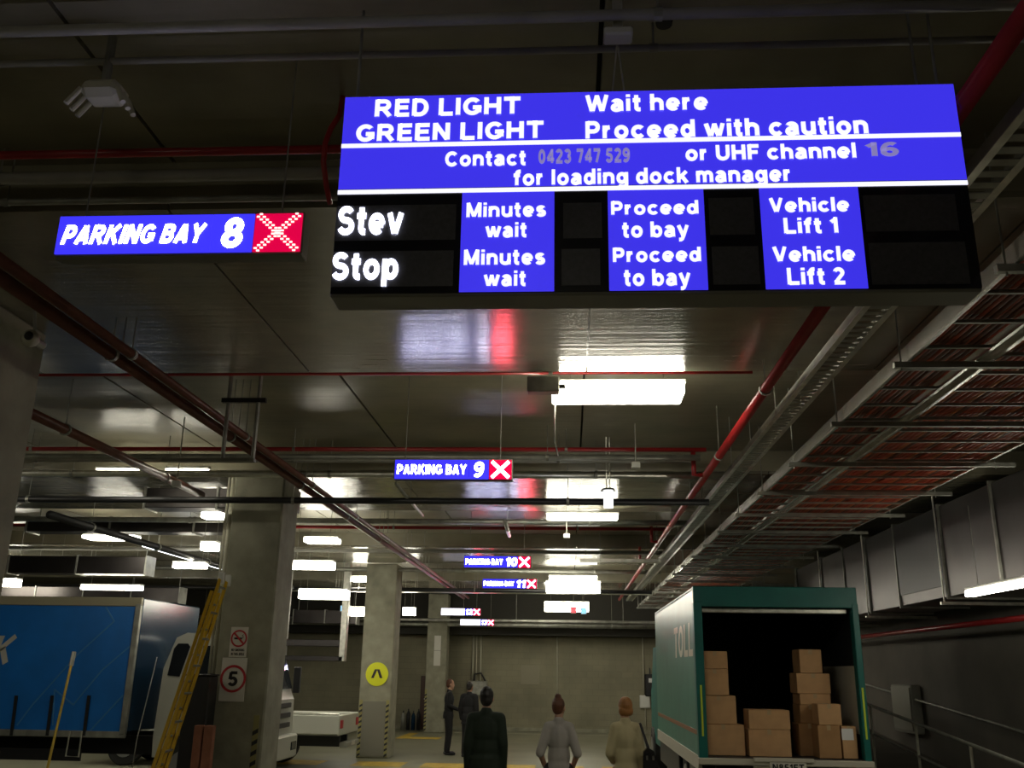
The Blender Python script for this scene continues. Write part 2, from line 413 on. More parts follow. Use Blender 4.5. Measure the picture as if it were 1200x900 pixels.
# ================================================================== main overhead sign
SY = 3.3
L = lambda x, y: at(x, y, SY)
X0, X1 = -.922, 1.535; Z0, Z1 = 3.385, 4.262
ms = thing('overhead_sign', 'large blue and black illuminated dock instruction sign hanging from the ceiling', 'sign', (.3, SY, Z0))
obj('cabinet', MB().bbox(X0-.004, X1+.004, SY+.004, SY+.15, Z0-.012, Z1+.004, .006), M['cabinet'], ms, label='grey metal cabinet')
ZL = 3.835   # bottom of the blue header
hp = obj('header_panel', MB().box(X0, X1, SY-.006, SY+.004, ZL, Z1), M['signblue'], ms, label='blue backlit header panel')
obj('display_panel', MB().box(X0, X1, SY-.004, SY+.004, Z0, ZL), M['blackgloss'], ms, label='black glossy display area')
def zmid(a, b): return (L(*a).z+L(*b).z)/2
for (ya, yb) in ((172.7,158.5), (226,215.7)):
    z = (L(401,ya).z+L(1119,yb).z)/2
    obj('stripe', MB().box(X0, X1, SY-.009, SY-.006, z-.009, z+.009), M['letter'], hp, label='thin white line')
def stext(s, xa, xb, ya, yb, parent, m='letter', slope=None, bold=.035, shear=0, rise=0):
    """text box from photograph measurements: x range, y top / bottom at its left end; the line's own rise to the right"""
    xm = (xa+xb)/2; dy = -rise/2
    l = L(xa, (ya+yb)/2).x; r = L(xb, (ya+yb)/2-rise).x
    z1 = L(xm, ya+dy).z; z0 = L(xm, yb+dy).z
    return text('lettering', s, l, r, z0, z1, SY-.006, M[m], parent, bold, shear, .005)
stext('RED LIGHT', 440, 610, 118, 139, hp, rise=3)
stext('GREEN LIGHT', 418, 637, 147, 168, hp, rise=3.5)
stext('Wait here', 686, 829, 113, 133, hp, rise=3)
stext('Proceed with caution', 686, 1016, 144, 165, hp, rise=7)
stext('Contact', 522, 616, 179, 196.5, hp, rise=1.5)
stext('0423 747 529', 631, 738, 176.5, 193.5, hp, 'letgrey', rise=2, bold=.01)
stext('or UHF channel', 803, 1002, 172, 190, hp, rise=3.5)
stext('16', 1013, 1052, 168.5, 185, hp, 'letgrey', rise=1, bold=.03)
stext('for loading dock manager', 602, 925, 200, 223.5, hp, rise=4.5)
for (xa, xb, rows) in ((540,649.5,(('Minutes',547,640,238.5,255.5),('wait',569,617,262,279.5),('Minutes',544,639,293.5,311.5),('wait',567,616,318.5,336.5))),
                       (713,827,(('Proceed',716,818,236.5,252.5),('to bay',729,807,261,284),('Proceed',718,821,291,308),('to bay',731,809,316.5,341))),
                       (893.5,1011.5,(('Vehicle',901,994,232.5,249.5),('Lift 1',918,981,256,274.5),('Vehicle',905,1001,289.5,307.5),('Lift 2',922,989,314.5,334.5)))):
    a = L(xa, 285).x; b = L(xb, 285).x
    bp = obj('blue_panel', MB().box(a, b, SY-.006, SY-.004, Z0, ZL-.004), M['signblue'], ms)
    for (s, c, d, e, f) in rows: stext(s, c, d, e, f, bp, bold=.03)
for (xa, xb, ya, yb) in ((392,535,240,283), (388,532,294,337), (660,705,238,280), (658,703,292,335), (832,882,232,276), (836,888,289,334), (1015,1118,228,272), (1022,1130,284,334)):
    p, q = L(xa, yb), L(xb, ya)
    obj('display_module', MB().box(p.x, q.x, SY-.0055, SY-.004, p.z, q.z), M['module'], ms)
stext('Stev', 397, 473, 243, 276.5, ms, 'led', bold=.035, rise=1)
stext('Stop', 390, 467, 297, 337, ms, 'led', bold=.035, rise=1)
for x in (X0+.03, X1-.03):
    obj('hanger_rod', MB().tube([(x, SY+.07, Z1), (x, SY+.07, ZS)], .006), M['galvdull'], ms)
obj('hanger_rod', MB().tube([(X1-.09, SY+.12, Z1), (X1-.09, SY+.12, ZS)], .006), M['galvdull'], ms)
for dx in (-.03, .03):
    obj('hanger_wire', MB().tube([(.21+dx, SY+.07, Z1), (.21, SY+.07, 4.56), (.21, SY+.07, ZS)], .004), M['galv'], ms)

# ================================================================== parking bay signs
def bay_sign(num, xc, Y, zc, W, label, pale=False, ztop=ZS):
    H = W*.165; x0 = xc-W/2; z0 = zc-H/2
    t = thing('parking_bay_sign', label, 'sign', (xc, Y, z0), 'illuminated parking bay signs hung along the aisle')
    obj('cabinet', MB().bbox(x0-.008, x0+W+.008, Y+.004, Y+.09, z0-.01, z0+H+.01, .004), M['cabinet'], t)
    dd = len(num) > 1
    sp = .60 if dd else .635
    tp = obj('text_panel', MB().box(x0, x0+W*sp, Y-.004, Y+.004, z0, z0+H), M['baypale' if pale else 'bayblue'], t, label='backlit panel with the bay name')
    text('lettering', 'PARKING BAY', x0+W*.02, x0+W*(sp-.02), z0+H*.22, z0+H*.78, Y-.004, M['letter' if pale else 'baylet'], tp, .03, .25 if num == '8' else 0, .003)
    npn = obj('number_panel', MB().box(x0+W*(sp+.003), x0+W*.805, Y-.004, Y+.004, z0, z0+H), M['bayblue'], t)
    text('lettering', num, x0+W*(.63 if dd else .68), x0+W*(.80 if dd else .765), z0+H*.1, z0+H*.9, Y-.004, M['baylet'], npn, .03, .1, .003)
    xp = obj('cross_panel', MB().box(x0+W*.81, x0+W, Y-.004, Y+.004, z0, z0+H), M['ledred'], t, label='red display panel with a lit cross')
    cx, cz, h = x0+W*.905, z0+H/2, H*.45; mb = MB()
    if num == '8':
        for sg in (-1, 1):
            for k in range(13):
                u = -1+2*k/12
                for d in (-1, 1):
                    px, pz = cx+u*h*1.05+d*.006, cz+sg*u*h+d*sg*-.006
                    mb.box(px-.0065, px+.0065, Y-.008, Y-.004, pz-.0035, pz+.0035)
    else:
        for sg in (-1, 1):
            d = Vector((1.05, 0, sg)).normalized(); n = Vector((-d.z, 0, d.x))*H*.09
            mb.beam(Vector((cx, Y-.006, cz))-d*h*1.35, Vector((cx, Y-.006, cz))+d*h*1.35, n, (0,.002,0))
    obj('lit_cross', mb, M['ledx2' if num == '8' else 'ledx'], xp)
    for x in (x0+W*.08, x0+W*.9):
        obj('hanger_wire', MB().tube([(x, Y+.045, z0+H), (x, Y+.045, ztop)], .004, 6), M['galvdull'], t)
    return t
bay_sign('8', -1.70, 3.60, 3.80, 1.09, 'nearest bay sign, PARKING BAY 8 in slanted letters with a red cross')
bay_sign('9', -1.095, 8.6, 3.805, 1.11, 'bay sign reading PARKING BAY 9 above the aisle')
bay_sign('10', -1.23, 16.1, 3.77, 1.14, 'bay sign reading PARKING BAY 10, just above the one for bay 11')
bay_sign('11', -1.26, 20.0, 3.745, 1.14, 'bay sign reading PARKING BAY 11, just below and right of the one for bay 10', ztop=ZB)
bay_sign('12', -3.02, 26.5, 3.53, 1.10, 'washed out pale bay sign, left and upper one of the two farthest', True)
bay_sign('13', -2.98, 30.9, 3.46, 1.09, 'washed out pale bay sign, lowest and farthest of all the bay signs', True)

# ================================================================== lamps
def lamp(x0, x1, Y, z, label, top=None, wd=.10, along='x', m='lampw', hh=.035, grp='fluorescent battens under the ceiling', name='batten_light'):  # large hh thickens the diffuser to stand for bloom
    if along == 'x': cx, cy = (x0+x1)/2, Y
    else: cx, cy = Y, (x0+x1)/2
    t = thing(name, label, 'light', (cx, cy, z), grp)
    top = top or ZS; h = abs(x1-x0)/2
    def bx(u0, u1, v0, v1, a, b): return MB().bbox(cx+u0, cx+u1, cy+v0, cy+v1, a, b, .008) if along == 'x' else MB().bbox(cx+v0, cx+v1, cy+u0, cy+u1, a, b, .008)
    obj('housing', bx(-h, h, -wd*.5, wd*.5, z+hh, z+hh+.04), M['white'], t)
    obj('diffuser', bx(-h+.02, h-.02, -wd*.62, wd*.62, z-hh, z+hh), M[m], t)
    for s in (-.7, .7):
        px, py = (cx+s*h, cy) if along == 'x' else (cx, cy+s*h)
        obj('hanger_rod', MB().tube([(px,py,z+hh+.03),(px,py,top)], .004, 6), M['galvdull'], t)
    return t
def lampx(xa, xb, y, z, label, **k):
    """batten measured in the photograph: both ends and its height under the ceiling"""
    A, B = atz(xa, y, z), atz(xb, y, z); return lamp(A.x, B.x, (A.y+B.y)/2, z, label, **k)
lamp(-.17, 1.02, 7.95, 4.36, 'brightest fluorescent light, hanging just behind the big instruction sign', wd=.30, hh=.05)
lamp(-.36, .76, 14.3, 4.26, 'fluorescent light behind the black cross pipe, above bay 10 sign', ZB, wd=.16)
lamp(-.56, .74, 22.4, 3.88, 'fluorescent light right of bay sign 11', ZB, wd=.24, hh=.12)
lamp(-.55, .74, 24.9, 4.30, 'fluorescent light above and right of bay sign 10', wd=.2, hh=.07)
lamp(-.80, .62, 30.2, 3.93, 'farthest fluorescent light over the aisle before the back wall', ZB, wd=.2, hh=.14)
lampx(238, 262, 600, 4.2, 'round-looking bright light left of the speed sign column', top=ZB, wd=.2, hh=.10)
lampx(236, 256, 641, 3.9, 'light over the white truck cab, left of the speed sign column', wd=.16, hh=.06)
lampx(340, 392, 663, 3.75, 'upper of two lights between the speed sign and pedestrian sign columns', wd=.2, hh=.06)
lampx(352, 408, 697, 3.5, 'lower and brighter light between the two sign columns', wd=.26, hh=.09)
lampx(411, 436, 717, 3.6, 'small light left of the pedestrian sign column', wd=.2, hh=.12)
lampx(472, 487, 717, 3.6, 'small distant light right of the pedestrian sign column', wd=.2, hh=.10)
lampx(413, 437, 679, 4.3, 'bright light beside the left edge of the pedestrian sign column', wd=.2, hh=.06)
lampx(-40, 21, 683, 3.8, 'light above the blue trailer at the far left', wd=.2, hh=.08)
lampx(98, 165, 689, 3.55, 'light just above the middle of the blue trailer', wd=.16, hh=.04)
lampx(40, 75, 668, 3.9, 'distant light above the left part of the blue trailer', wd=.12)
lampx(112, 177, 552, 4.36, 'left one of two thin light strips on the beam edge near the short red-brown pipe', top=ZB, wd=.05, hh=.02)
lampx(193, 246, 552, 4.36, 'right one of two thin light strips on the beam edge near the short red-brown pipe', top=ZB, wd=.05, hh=.02)
lampx(102, 160, 630, 4.3, 'wide light standing in for a ceiling reflection above the blue trailer roof', wd=.34)  # added lamp in place of a reflection on the soffit
lampx(358, 398, 634, 4.3, 'wide light standing in for a bright ceiling reflection between the sign columns', wd=.30)  # lamp put where the ceiling only mirrors a light
lampx(204, 242, 663, 3.9, 'light below the long slanting tube above the truck cab', wd=.16, hh=.05)
lampx(176, 205, 712, 3.3, 'low light reflected in the blue truck bulkhead', wd=.12) if False else None
lamp(17.4, 21.9, -8.1, 4.18, 'long slanting pale tube above the white truck cab', along='y', m='lampdim', wd=.06, top=ZS)
lamp(9.8, 11.9, 4.85, 2.97, 'light under the large duct at the right edge', 4.0, along='y', wd=.08)
lamp(3.2, 3.9, 30.4, 3.78, 'light behind the teal truck body', ZB, wd=.2)
lampx(789, 812, 716, 3.42, 'light beside the teal truck roof, under the cable ladder', top=ZB, wd=.12, hh=.06)
lamp(-9.2, -7.8, 10.0, 4.3, 'added unseen light behind the near column, brightening the blue curtain', wd=.2)  # out of view, added to light the curtain side
lamp(4.35, 5.0, 6.0, 4.2, 'added unseen light right of the cable ladders, beyond the right edge of the view', ZB, wd=.14)  # added off to the right to brighten soffit, duct and cables
lamp(-1.0, .4, -3.5, 4.3, 'added fill light, unseen over the aisle behind the viewer', wd=.2)  # added fill behind the camera for the dark near zone
lamp(-9.2, -7.8, 1.0, 4.3, 'added fill light, unseen far to the left near the viewer', wd=.2)  # second added fill lamp, outside the view
# pendant with glowing body
p = at(713, 585, 11.17)
t = thing('pendant_light', 'small pendant with a glowing cylinder on a long thin double rod', 'light', (p.x, 11.17, p.z-.12))
obj('body', MB().tube([(p.x,11.17,p.z-.10),(p.x,11.17,p.z+.10)], .055, 14), M['lampdim'], t, smooth=False, label='glowing cylinder')
obj('cap', MB().tube([(p.x,11.17,p.z+.10),(p.x,11.17,p.z+.13)], [.10,.07], 14), M['galvdull'], t)
for d in (-.02, .02): obj('rod', MB().tube([(p.x+d,11.17,p.z+.12),(p.x+d,11.17,ZS)], .008), M['galv'], t)

# ================================================================== pipes, conduits
def pipe(name, path, r, m, label, cat='pipe', n=10, clamps=0, top=None, grp=None):
    p0 = Vector(path[0]); t = thing(name, label, cat, p0, grp)
    obj('run', MB().tube(path, r, n), m, t, smooth=True)
    if clamps:
        a, b = Vector(path[0]), Vector(path[-1]); k = max(1, int((b-a).length/clamps))
        for i in range(k):
            q = a+(b-a)*((i+.5)/k); d = (b-a).normalized()
            tp = top or ZS
            if BE and any(y0 < q.y < y1 for y0, y1 in BE): tp = ZB
            obj('clamp', MB().tube([q-d*.018, q+d*.018], r*1.22, n), M['galvdull'], t)
            if tp-q.z > r: obj('hanger_rod', MB().tube([q+Vector((0,0,r)), (q.x,q.y,tp)], .005, 5), M['galvdull'], t)
    return t
def xp(name, Y, z, r, m, x0, x1, label, clamps=3.0, cat='pipe'): return pipe(name, [(x0,Y,z),(x1,Y,z)], r, m, label, cat, clamps=clamps)
xp('sprinkler_pipe', 4.08, 4.5, .022, M['red'], -12, 1.7, 'dark red pipe crossing the ceiling behind bay sign 8')
xp('sprinkler_pipe', 7.85, 4.52, .016, M['red'], -16, 1.6, 'thin dark red pipe just past the first beam, behind the bright light')
xp('sprinkler_pipe', 10.75, 4.5, .026, M['red'], -18, 1.6, 'red cross pipe above bay sign 9 with grey pipe below')
xp('steel_pipe', 3.28, 4.62, .024, M['conduit'], -6, 2.5, 'grey conduit over the instruction sign, upper of the near pair')
xp('steel_pipe', 3.50, 4.62, .016, M['conduit'], -6, 2.5, 'thin grey conduit over the instruction sign, lower of the near pair')
xp('steel_pipe', 4.42, 4.56, .035, M['conduit'], -14, 1.5, 'grey conduit right above bay sign 8')
xp('steel_pipe', 4.52, 4.47, .02, M['galvdull'], -14, 1.5, 'thin dull conduit right above bay sign 8')
xp('steel_pipe', 10.55, 4.36, .035, M['galvdull'], -16, 1.5, 'grey-green pipe crossing below the red cross pipe')
xp('steel_pipe', 11.35, 4.32, .045, M['galv'], -18, 2.0, 'shiny steel pipe crossing just above bay sign 9')
xp('steel_pipe', 11.0, 4.42, .03, M['conduit'], -18, 1.5, 'middle grey conduit of the cross bundle above bay sign 9')
xp('drain_pipe', 11.78, 4.06, .042, M['black'], -16, 1.76, 'long black pipe crossing the hall under bay sign 9')
xp('steel_pipe', 15.2, 4.32, .045, M['galvdull'], -18, 2.0, 'dull steel pipe beyond the black cross pipe')
xp('sprinkler_pipe', 16.6, 4.42, .03, M['red'], -18, 1.8, 'red cross pipe above bay sign 10')
xp('steel_pipe', 19.3, 4.33, .04, M['conduit'], -18, 2.0, 'grey conduit crossing between bay signs 10 and 11')
xp('sprinkler_pipe', 19.45, 4.34, .03, M['red'], -18, 1.6, 'red cross pipe level with bay sign 11')
xp('steel_pipe', 23.05, 4.32, .05, M['galvdull'], -20, 2.2, 'dull steel pipe far down the hall, behind bay sign 11')
xp('steel_pipe', 25.6, 4.05, .05, M['black'], -20, 2.2, 'dark pipe far down the hall')
xp('steel_pipe', 31.5, 3.55, .05, M['galvdull'], -14, 3.5, 'farthest steel pipe across the hall before the back wall')
xp('steel_pipe', 32.4, 3.45, .07, M['galvdull'], -14, 4.5, 'thick pipe along the bottom of the far bulkhead', clamps=5)
# flat tray with a white edge crossing
def crosstray(Y, z, x0, x1, wd, label, m='galv'):
    t = thing('cable_tray', label, 'cable tray', (x0, Y, z))
    obj('base', MB().box(x0, x1, Y-wd/2, Y+wd/2, z, z+.008), M[m], t)
    for s in (-1, 1): obj('side_rail', MB().box(x0, x1, Y+s*wd/2-.006, Y+s*wd/2+.006, z, z+.06), M[m], t)
    x = x0+.4
    while x < x1:
        for s in (-1, 1): obj('hanger_rod', MB().tube([(x, Y+s*(wd/2+.006), z), (x, Y+s*(wd/2+.006), ZB if any(a < Y < b for a, b in BE) else ZS)], .005, 5), M['galvdull'], t)
        x += 1.1 if x1-x0 < 3 else 2.2
    return t
crosstray(18.3, 4.02, .2, 1.76, .2, 'short cross tray leading to the long cable ladders')
crosstray(25.9, 4.0, -9, 2.3, .3, 'far cross tray passing above the washed out bay signs')
# long runs down the hall
def yp(X, z, r, m, y0, y1, label, clamps=2.4, name='steel_pipe', x1=None):
    return pipe(name, [(X,y0,z),(X if x1 is None else x1,y1,z)], r, m, label, clamps=clamps)
yp(1.585, 4.20, .043, M['red'], 1.2, 30.5, 'thick red pipe running down the hall left of the trays', name='sprinkler_main')
yp(-3.335, 4.16, .045, M['redbrown'], 2.5, 30, 'left red-brown pipe of the pair running down the left side', name='long_pipe')
yp(-3.183, 4.16, .035, M['redbrown'], 2.5, 30, 'right red-brown pipe of the pair running down the left side', name='long_pipe')
yp(-3.26, 4.215, .014, M['cream'], 2.5, 30, 'thin pale conduit between the two red-brown pipes', name='long_pipe')
yp(-5.0, 4.22, .05, M['redbrown'], 7.5, 12.3, 'short red-brown pipe from behind the near column to the black pipe', name='long_pipe')
yp(-7.5, 4.05, .06, M['black'], 13, 25.3, 'dark pipe running back over the trucks', name='long_pipe')
# branches on the sprinkler main
for y, el_ in ((10.75,'nearest'), (16.6,'middle'), (19.45,'farthest')):
    o = pipe('pipe_branch', [(1.45,y,4.47),(1.45,y,4.2),(1.55,y,4.2)], .03, M['red'], el_+' red elbow joining a cross pipe to the thick red pipe', 'pipe', clamps=0, grp='red elbows on the thick red pipe')
# red flexible drop left of the instruction sign
pipe('flexible_hose', [Vector((at(400,135,4.0).x,4.0,4.75)), at(398,135,4.0), at(388,150,4.0), at(381,168,4.0), at(379,190,4.0), at(382,215,4.05), at(387,240,4.1)], .014, M['red'], 'red flexible hose curving down left of the instruction sign', 'hose')
# small angled stubs under bay sign 9
a, b = atz(464,567,4.1), atz(495,604,4.1)
pipe('conduit_stub', [a, b], .022, M['galvdull'], 'short slanting steel conduit below bay sign 9', clamps=1.2)
a, b = atz(592,612,4.1), atz(597,628,4.1)
pipe('conduit_stub', [a, b], .03, M['white'], 'short bright white stub hanging above bay sign 10', clamps=1)
# wire dropping from the light to the cross pipe
pipe('light_cable', [(-.12,8.1,4.4),(-.13,8.2,4.2),(-.14,8.9,4.15),(-.12,10.2,4.3),(.05,10.5,4.38)], .008, M['conduit'], 'thin cable looping from the bright light to the cross pipes', 'cable')
# box at the left of the bright light
t = thing('driver_box', 'dark grey box fixed at the left end of the bright light', 'box', (-.22,7.75,4.3))
obj('case', MB().bbox(-.36,-.08,7.68,7.8,4.30,4.44,.01), M['galvdull'], t)
obj('gland', MB().tube([(-.08,7.74,4.36),(-.03,7.74,4.36)], .02), M['black'], t)
# junction box with prongs
t = thing('junction_box', 'pale square ceiling box with slanting prongs on both sides, above bay sign 8', 'box', (-2.08,3.55,4.5))
p = at(120,118,3.5)
obj('case', MB().bbox(p.x-.09,p.x+.09,3.44,3.58,p.z,p.z+.09,.03), M['cream'], t)
obj('stem', MB().tube([(p.x,3.5,p.z+.08),(p.x,3.5,ZS)], .02), M['galvdull'], t)
for s in (-1,1):
    for k in range(3):
        obj('prong', MB().tube([(p.x+s*.085,3.46+.05*k,p.z+.04),(p.x+s*.13,3.44+.05*k,p.z-.05)], .012), M['cream'], t)
# ceiling box above the instruction sign
t = thing('ceiling_box', 'small white box above the middle of the instruction sign on the conduits', 'box', (.21,3.3,4.5))
obj('case', MB().bbox(.15,.27,3.28,3.36,4.53,4.57,.008), M['white'], t)
obj('bracket', MB().box(.19,.23,3.30,3.34,4.57,4.75), M['galv'], t)
t = thing('smoke_detector', 'small dark round detector right of the white ceiling box', 'detector', (.42,3.45,4.75))
obj('base', MB().tube([(.42,3.45,4.70),(.42,3.45,4.75)], [.035,.045], 16), M['black'], t)
# trapeze hanger
t = thing('trapeze_hanger', 'dark H shaped trapeze hanger above the left pipes', 'bracket', (-2.9,7.8,4.2))
pL, pR = at(268,470,7.9), at(303,470,7.9)
for q in (pL, pR): obj('rod', MB().tube([(q.x,7.9,3.75),(q.x,7.9,ZS)], .018), M['galvdull'], t)
obj('crossbar', MB().box(pL.x-.06,pR.x+.07,7.88,7.92,pL.z-.015,pL.z+.025), M['black'], t)
obj('lower_bar', MB().box(-3.6,pR.x+.02,7.87,7.93,3.72,3.75), M['galvdull'], t)
# small ceiling boxes on pipes
for (x,y,z,Y,lab) in ((207,567,0,10.2,'small cream box on the short red-brown pipe'),(745,545,0,10.5,'small white box under the cross pipes right of the pendant'),(664,628,0,14.6,'small white box above the far lights, right of bay sign 10'),(104,672,0,20,'small white box over the blue trailer')):
    p = at(x,y,Y); t = thing('socket_box', lab, 'box', p)
    obj('case', MB().bbox(p.x-.05,p.x+.05,Y-.03,Y+.03,p.z-.035,p.z+.035,.008), M['white'], t)
    obj('conduit', MB().tube([(p.x,Y,p.z+.03),(p.x,Y,ZS if Y != 14.6 else ZB)], .008, 6), M['galvdull'], t)
# security camera on the near column
p = at(50,405,5.9)
t = thing('security_camera', 'pale dome security camera on the near left column', 'camera', p)
obj('mount', MB().tube([(p.x-.0,5.9,p.z),(p.x,5.78,p.z)], .03), M['galvdull'], t)
obj('dome_housing', MB().ell((p.x,5.75,p.z), (.06,.06,.06)), M['cream'], t, smooth=True)
obj('lens', MB().ell((p.x+.015,5.70,p.z), (.032,.02,.032)), M['black'], t, smooth=True)
obj('conduit', MB().tube([(p.x-.04,5.88,p.z),(p.x-.10,5.88,p.z+.3)], .012), M['conduit'], t)

# ================================================================== cable ladders on the right
ZT = 4.0
def ladder_tray(xa, xb, y0, y1, z, step, label, rail_h=.10, first_rung=None, perforated=False):
    t = thing('cable_ladder', label, 'cable ladder', ((xa+xb)/2, y0, z))
    for x in (xa, xb):
        s = 1 if x == xa else -1
        mb = MB().box(x-.004, x+.004, y0, y1, z, z+rail_h).box(min(x,x+s*.025), max(x,x+s*.025), y0, y1, z-.004, z).box(min(x,x+s*.025), max(x,x+s*.025), y0, y1, z+rail_h, z+rail_h+.004)
        obj('side_rail', mb, M['shiny'], t)
    y = y0+.1; proto = None
    me = MB().box(xa-xa, xb-xa, -.012, .012, 0, .02).mesh('rung', M['galvdull'])
    while y < y1:
        r = bpy.data.objects.new('rung', me); COL.objects.link(r); r.parent = t; r.location = Vector((xa, y, z))-t.location
        y += step
    return t
def supports(xs, y0, y1, z, step, label, xo0, xo1):
    y = y0; nth = 0
    ordn = 'nearest second third fourth fifth sixth seventh eighth ninth tenth eleventh twelfth thirteenth fourteenth fifteenth sixteenth seventeenth eighteenth nineteenth twentieth'.split()
    while y < y1:
        tp = ZB if any(a-.05 < y < b+.05 for a, b in BE) else ZS
        t = thing('ladder_support', ordn[nth]+' steel strut hung on thin rods under the cable ladders, counted from the camera', 'bracket', (xs[0], y, z), 'strut supports under the cable ladders')
        obj('strut', MB().box(xo0, xo1, y-.02, y+.02, z-.05, z-.01), M['galvdull'], t)
        for x in xs: obj('rod', MB().tube([(x,y,z-.07),(x,y,tp)], .006, 5), M['galvdull'], t)
        y += step; nth += 1
ladder_tray(2.24, 2.70, 1.6, 31.5, ZT, .45, 'narrow cable ladder, left one of the pair carrying dark red cables')
ladder_tray(2.78, 4.05, 1.8, 31.5, ZT, .40, 'wide cable ladder full of orange-red cables on the right')
supports((2.2, 4.12), 2.9, 31, ZT, 1.55, 'steel strut on thin rods carrying the cable ladders', 2.15, 4.3)
# perforated tray beside the red main
t = thing('perforated_tray', 'narrow perforated steel tray with a highlight coloured into one edge beside the thick red pipe', 'cable tray', (1.85,1.5,4.14))
obj('left_side', MB().box(1.80,1.806,1.5,30.5,4.16,4.22), M['galvdull'], t)
obj('right_side', MB().box(2.0,2.006,1.5,30.5,4.16,4.24), M['shiny'], t)
mb = MB().box(1.80,1.84,1.5,30.5,4.155,4.16).box(1.965,2.006,1.5,30.5,4.155,4.16)
obj('base', mb, M['galv'], t)
mb = MB()
for k in range(290): mb.box(1.84,1.965,1.5+k*.1,1.5+k*.1+.055,4.155,4.16)
o = obj('perforated_slots', mb, M['galvdull'], t); o['kind'] = 'stuff'
for y in (2.6, 5, 7.9, 10.2, 12.6, 15.2, 17.6, 20.2, 23, 25.5, 28):
    tp = ZB if any(a < y < b for a, b in BE) else ZS
    obj('hanger_rod', MB().tube([(1.79,y,4.16),(1.79,y,tp)], .005, 5), M['galvdull'], t)
    obj('hanger_rod', MB().tube([(2.012,y,4.16),(2.012,y,tp)], .005, 5), M['galvdull'], t)
ONES = 'first second third fourth fifth sixth seventh eighth ninth tenth eleventh twelfth thirteenth fourteenth fifteenth sixteenth seventeenth eighteenth nineteenth twentieth'.split()
def nth(i): return ONES[i] if i < 20 else 'twenty-'+ONES[i-20]
def cables(xa, xb, n, z, where, group, mats, rr):
    for i in range(n):
        x = xa+(xb-xa)*(i+.5)/n; y = 1.7+random.random()*.2; path = []; r = rr*random.uniform(.8, 1.0); dz = random.uniform(0, .012)
        while y < 31.3:
            path.append((x+.006*math.sin(y*.9)+random.uniform(-.0015,.0015), y, z+.021+rr+dz+random.uniform(0,.006))); y += 1.1
        mt = mats[i % len(mats)]
        o = obj('power_cable', MB().tube(path, r, 6), M[mt], None, smooth=True, pivot=path[0])
        tag(o, {'cablebrown':'dark brown','cablered':'dark red','cableorange':'orange-red'}[mt]+' cable, '+nth(i)+' from the left side of the '+where, 'cable', group)
cables(2.28, 2.67, 11, ZT, 'narrow cable ladder', 'cables in the narrow ladder', ('cablebrown','cablered','cablebrown'), .0165)
cables(2.81, 4.02, 27, ZT, 'wide cable ladder', 'cables in the wide ladder', ('cablered','cableorange','cablebrown','cablered','cablered'), .0215)

# ================================================================== large duct on the right
t = thing('air_duct', 'large rectangular galvanised air duct along the right wall', 'duct', (5.4,8,3.05))
DZ0, DZ1, DX = 3.05, 4.30, 5.20
ys = [4.0, 6.2, 8.4, 10.2, 11.7, 13.4, 15.3, 16.8, 18.2, 19.8, 22]
for i in range(len(ys)-1):
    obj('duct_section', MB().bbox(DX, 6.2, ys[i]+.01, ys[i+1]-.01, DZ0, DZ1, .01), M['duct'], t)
    0 and obj('cross_brace', MB().beam((DX-.003, ys[i]+.06, DZ0+.05), (DX-.003, ys[i+1]-.06, DZ1-.05), (0,.006,-.006), (.003,0,0)), M['duct'], t)
for y in ys:
    obj('flange', MB().box(DX-.03, 6.23, y-.02, y+.02, DZ0-.03, DZ1+.03), M['galvdull'], t)
obj('access_panel', MB().box(DX-.02, DX, 13.45, 15.25, DZ0+.16, DZ1-.03), M['black'], t, label='flat black panel on the duct side')
for y in (6.2, 10.2, 13.4, 16.8, 19.8):
    obj('hanger_rod', MB().tube([(DX-.05,y+.05,DZ0-.1),(DX-.05,y+.05,ZB)], .012, 6), M['galv'], t)
    obj('hanger_strut', MB().box(DX-.1,6.3,y+.03,y+.07,DZ0-.1,DZ0-.06), M['galv'], t)
t = thing('air_duct', 'smaller steel duct beyond, high above the teal truck', 'duct', (4.6,24,3.5))
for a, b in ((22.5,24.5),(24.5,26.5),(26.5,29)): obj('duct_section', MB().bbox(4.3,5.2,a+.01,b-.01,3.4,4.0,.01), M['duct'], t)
for y in (23.5,28.5): obj('hanger_rod', MB().tube([(4.75,y,4.0),(4.75,y,ZS if y < 27 else ZB)], .012, 6), M['galvdull'], t)
for y in (22.5,24.5,26.5,29): obj('flange', MB().box(4.27,5.23,y-.02,y+.02,3.37,4.03), M['galvdull'], t)
xp('sprinkler_pipe', 24.0, 3.3, .04, M['red'], 4.5, 6.4, 'short red pipe under the duct by the right wall', clamps=0)
yp(5.9, 2.75, .04, M['red'], 9, 26, 'dark red pipe under the large duct by the right wall', clamps=0, name='long_pipe')
